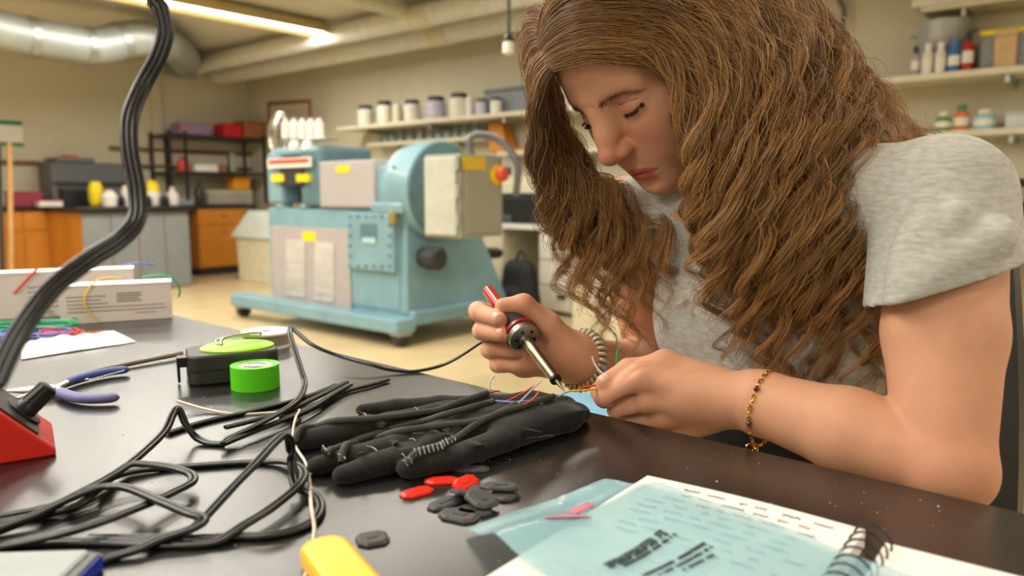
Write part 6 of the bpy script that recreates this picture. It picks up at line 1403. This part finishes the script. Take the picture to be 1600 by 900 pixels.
# ------------------------------------------------------------------ ceiling services
def ceil_pipe(label, ry, z, rx0, rx1, r, m, name='ceiling_pipe', bands=()):
    t = rthing(name, label, 'pipe', (rx0, ry, z)); MB().cyl((0, 0, 0), (rx1 - rx0, 0, 0), r, n=18).build('pipe_run', m, t, smooth=40)
    for f in bands: MB().cyl(((rx1 - rx0) * f, 0, 0), ((rx1 - rx0) * f + .25, 0, 0), r * 1.08, n=18).build('pipe_band', M_CREAM, t, smooth=40)
M_PIPEW = mat('lagged_pipe', srgb(222, 220, 210), rough=.6)
ceil_pipe('thick white lagged pipe closest to the shelved wall under the ceiling', 5.45, 2.62, LW + .1, RW - .1, .11, M_PIPEW, bands=(.30, .44)); ceil_pipe('second white lagged pipe farther from the shelved wall', 4.95, 2.66, LW + .1, RW - .1, .10, M_PIPEW, bands=(.32,))
t = rthing('cross_pipe', 'cream pipe running across the ceiling toward the lamp', 'pipe', (-5.35, 4.86, 2.70)); MB().cyl((0, 0, 0), (0, -3.5, 0), .06, n=14).build('pipe_run', M_CREAM, t, smooth=40)
# hanging connector
p = atd(795, 68, 4.2); pend = thing('hanging_connector', 'white and black plug hanging from the ceiling on a cord', 'plug', p); MB().cyl((0, 0, .03), (0, 0, CEIL - p[2]), .009, n=8).build('cord', M_BLACKP, pend); MB().lathe([(.02, -.06), (.034, -.05), (.034, .0), (.028, .01)], (0, 0, 0), (0, 0, 1), 14).build('plug_body', M_WHITEP, pend, smooth=40); MB().lathe([(.03, .008), (.032, .03), (.02, .045)], (0, 0, 0), (0, 0, 1), 14).build('plug_collar', M_BLACKP, pend, smooth=40)
p = fm(1310, 20, 5.9); tag(MB().tube(smooth_path([fromR(*fm(x, y, 5.88)) - fromR(*p) for x, y in ((1306, -60), (1308, -10), (1318, 15), (1316, 45))], 6), .02, n=8).build('wall_cable', mat('grey_cable', srgb(110, 110, 108), rough=.5), loc=fromR(*p), smooth=60), 'grey cable curling down the shelved wall above the hair', 'cable')
# ------------------------------------------------------------------ the chair she sits on
hipc = MIDS + FA * .17; ch = thing('office_chair', 'black chair the person sits on, its back showing past the elbow', 'chair', (hipc[0], hipc[1], 0), math.atan2(SA[1], SA[0]))
MB().prism(rrect(.46, .46, .08, 5), .37, .405).build('seat', M_BLACKP, ch, smooth=40, bevel=.015)
V = []; F = []; nx, ny = 10, 8
for s_ in (0, 1):
    for j in range(ny + 1):
        for i in range(nx + 1):
            u, v = i / nx * 2 - 1, j / ny; V.append((u * (.20 - .04 * v * v), (.20 + .06 * v - .07 * u * u) + s_ * .035, .46 + .50 * v))
k = (nx + 1) * (ny + 1); ix = lambda i, j, t: t * k + j * (nx + 1) + i
for j in range(ny):
    for i in range(nx): F += [(ix(i, j, 0), ix(i + 1, j, 0), ix(i + 1, j + 1, 0), ix(i, j + 1, 0)), (ix(i, j + 1, 1), ix(i + 1, j + 1, 1), ix(i + 1, j, 1), ix(i, j, 1))]
for i in range(nx): F += [(ix(i, 0, 1), ix(i + 1, 0, 1), ix(i + 1, 0, 0), ix(i, 0, 0)), (ix(i, ny, 0), ix(i + 1, ny, 0), ix(i + 1, ny, 1), ix(i, ny, 1))]
for j in range(ny): F += [(ix(0, j, 0), ix(0, j + 1, 0), ix(0, j + 1, 1), ix(0, j, 1)), (ix(nx, j, 1), ix(nx, j + 1, 1), ix(nx, j + 1, 0), ix(nx, j, 0))]
MB().add(V, F).build('backrest', M_BLACKP, ch, smooth=50)
MB().cyl((0, 0, .10), (0, 0, .37), .03, n=12).build('post', M_GALV, ch, smooth=40); MB().tube([(0, .22, .36), (0, .28, .42), (0, .27, .55)], .025, n=8).build('back_stem', M_DARK, ch, smooth=60)
for i in range(5): a = i * 1.257 + .3; MB().tube([(0, 0, .11), (.28 * math.cos(a), .28 * math.sin(a), .075), (.30 * math.cos(a), .30 * math.sin(a), .03)], [.032, .022, .028], n=8).build('leg', M_DARK, ch, smooth=60)

# ---- pale blue stool beyond the table edge
p = atd(918, 628, 2.3); bs = thing('blue_stool', 'pale blue round stool glimpsed below the held wires', 'stool', (p[0], p[1], 0)); zs = p[2]
MB().lathe([(.14, zs - .05), (.155, zs - .04), (.155, zs - .01), (.13, zs)], (0, 0, 0), (0, 0, 1), 24).build('seat', mat('seat_blue', srgb(110, 160, 190), rough=.5), bs, smooth=40)
for i in range(4): a = i * 1.571 + .4; MB().cyl((.10 * math.cos(a), .10 * math.sin(a), zs - .05), (.17 * math.cos(a), .17 * math.sin(a), 0), .012, n=8).build('leg', M_GALV, bs)
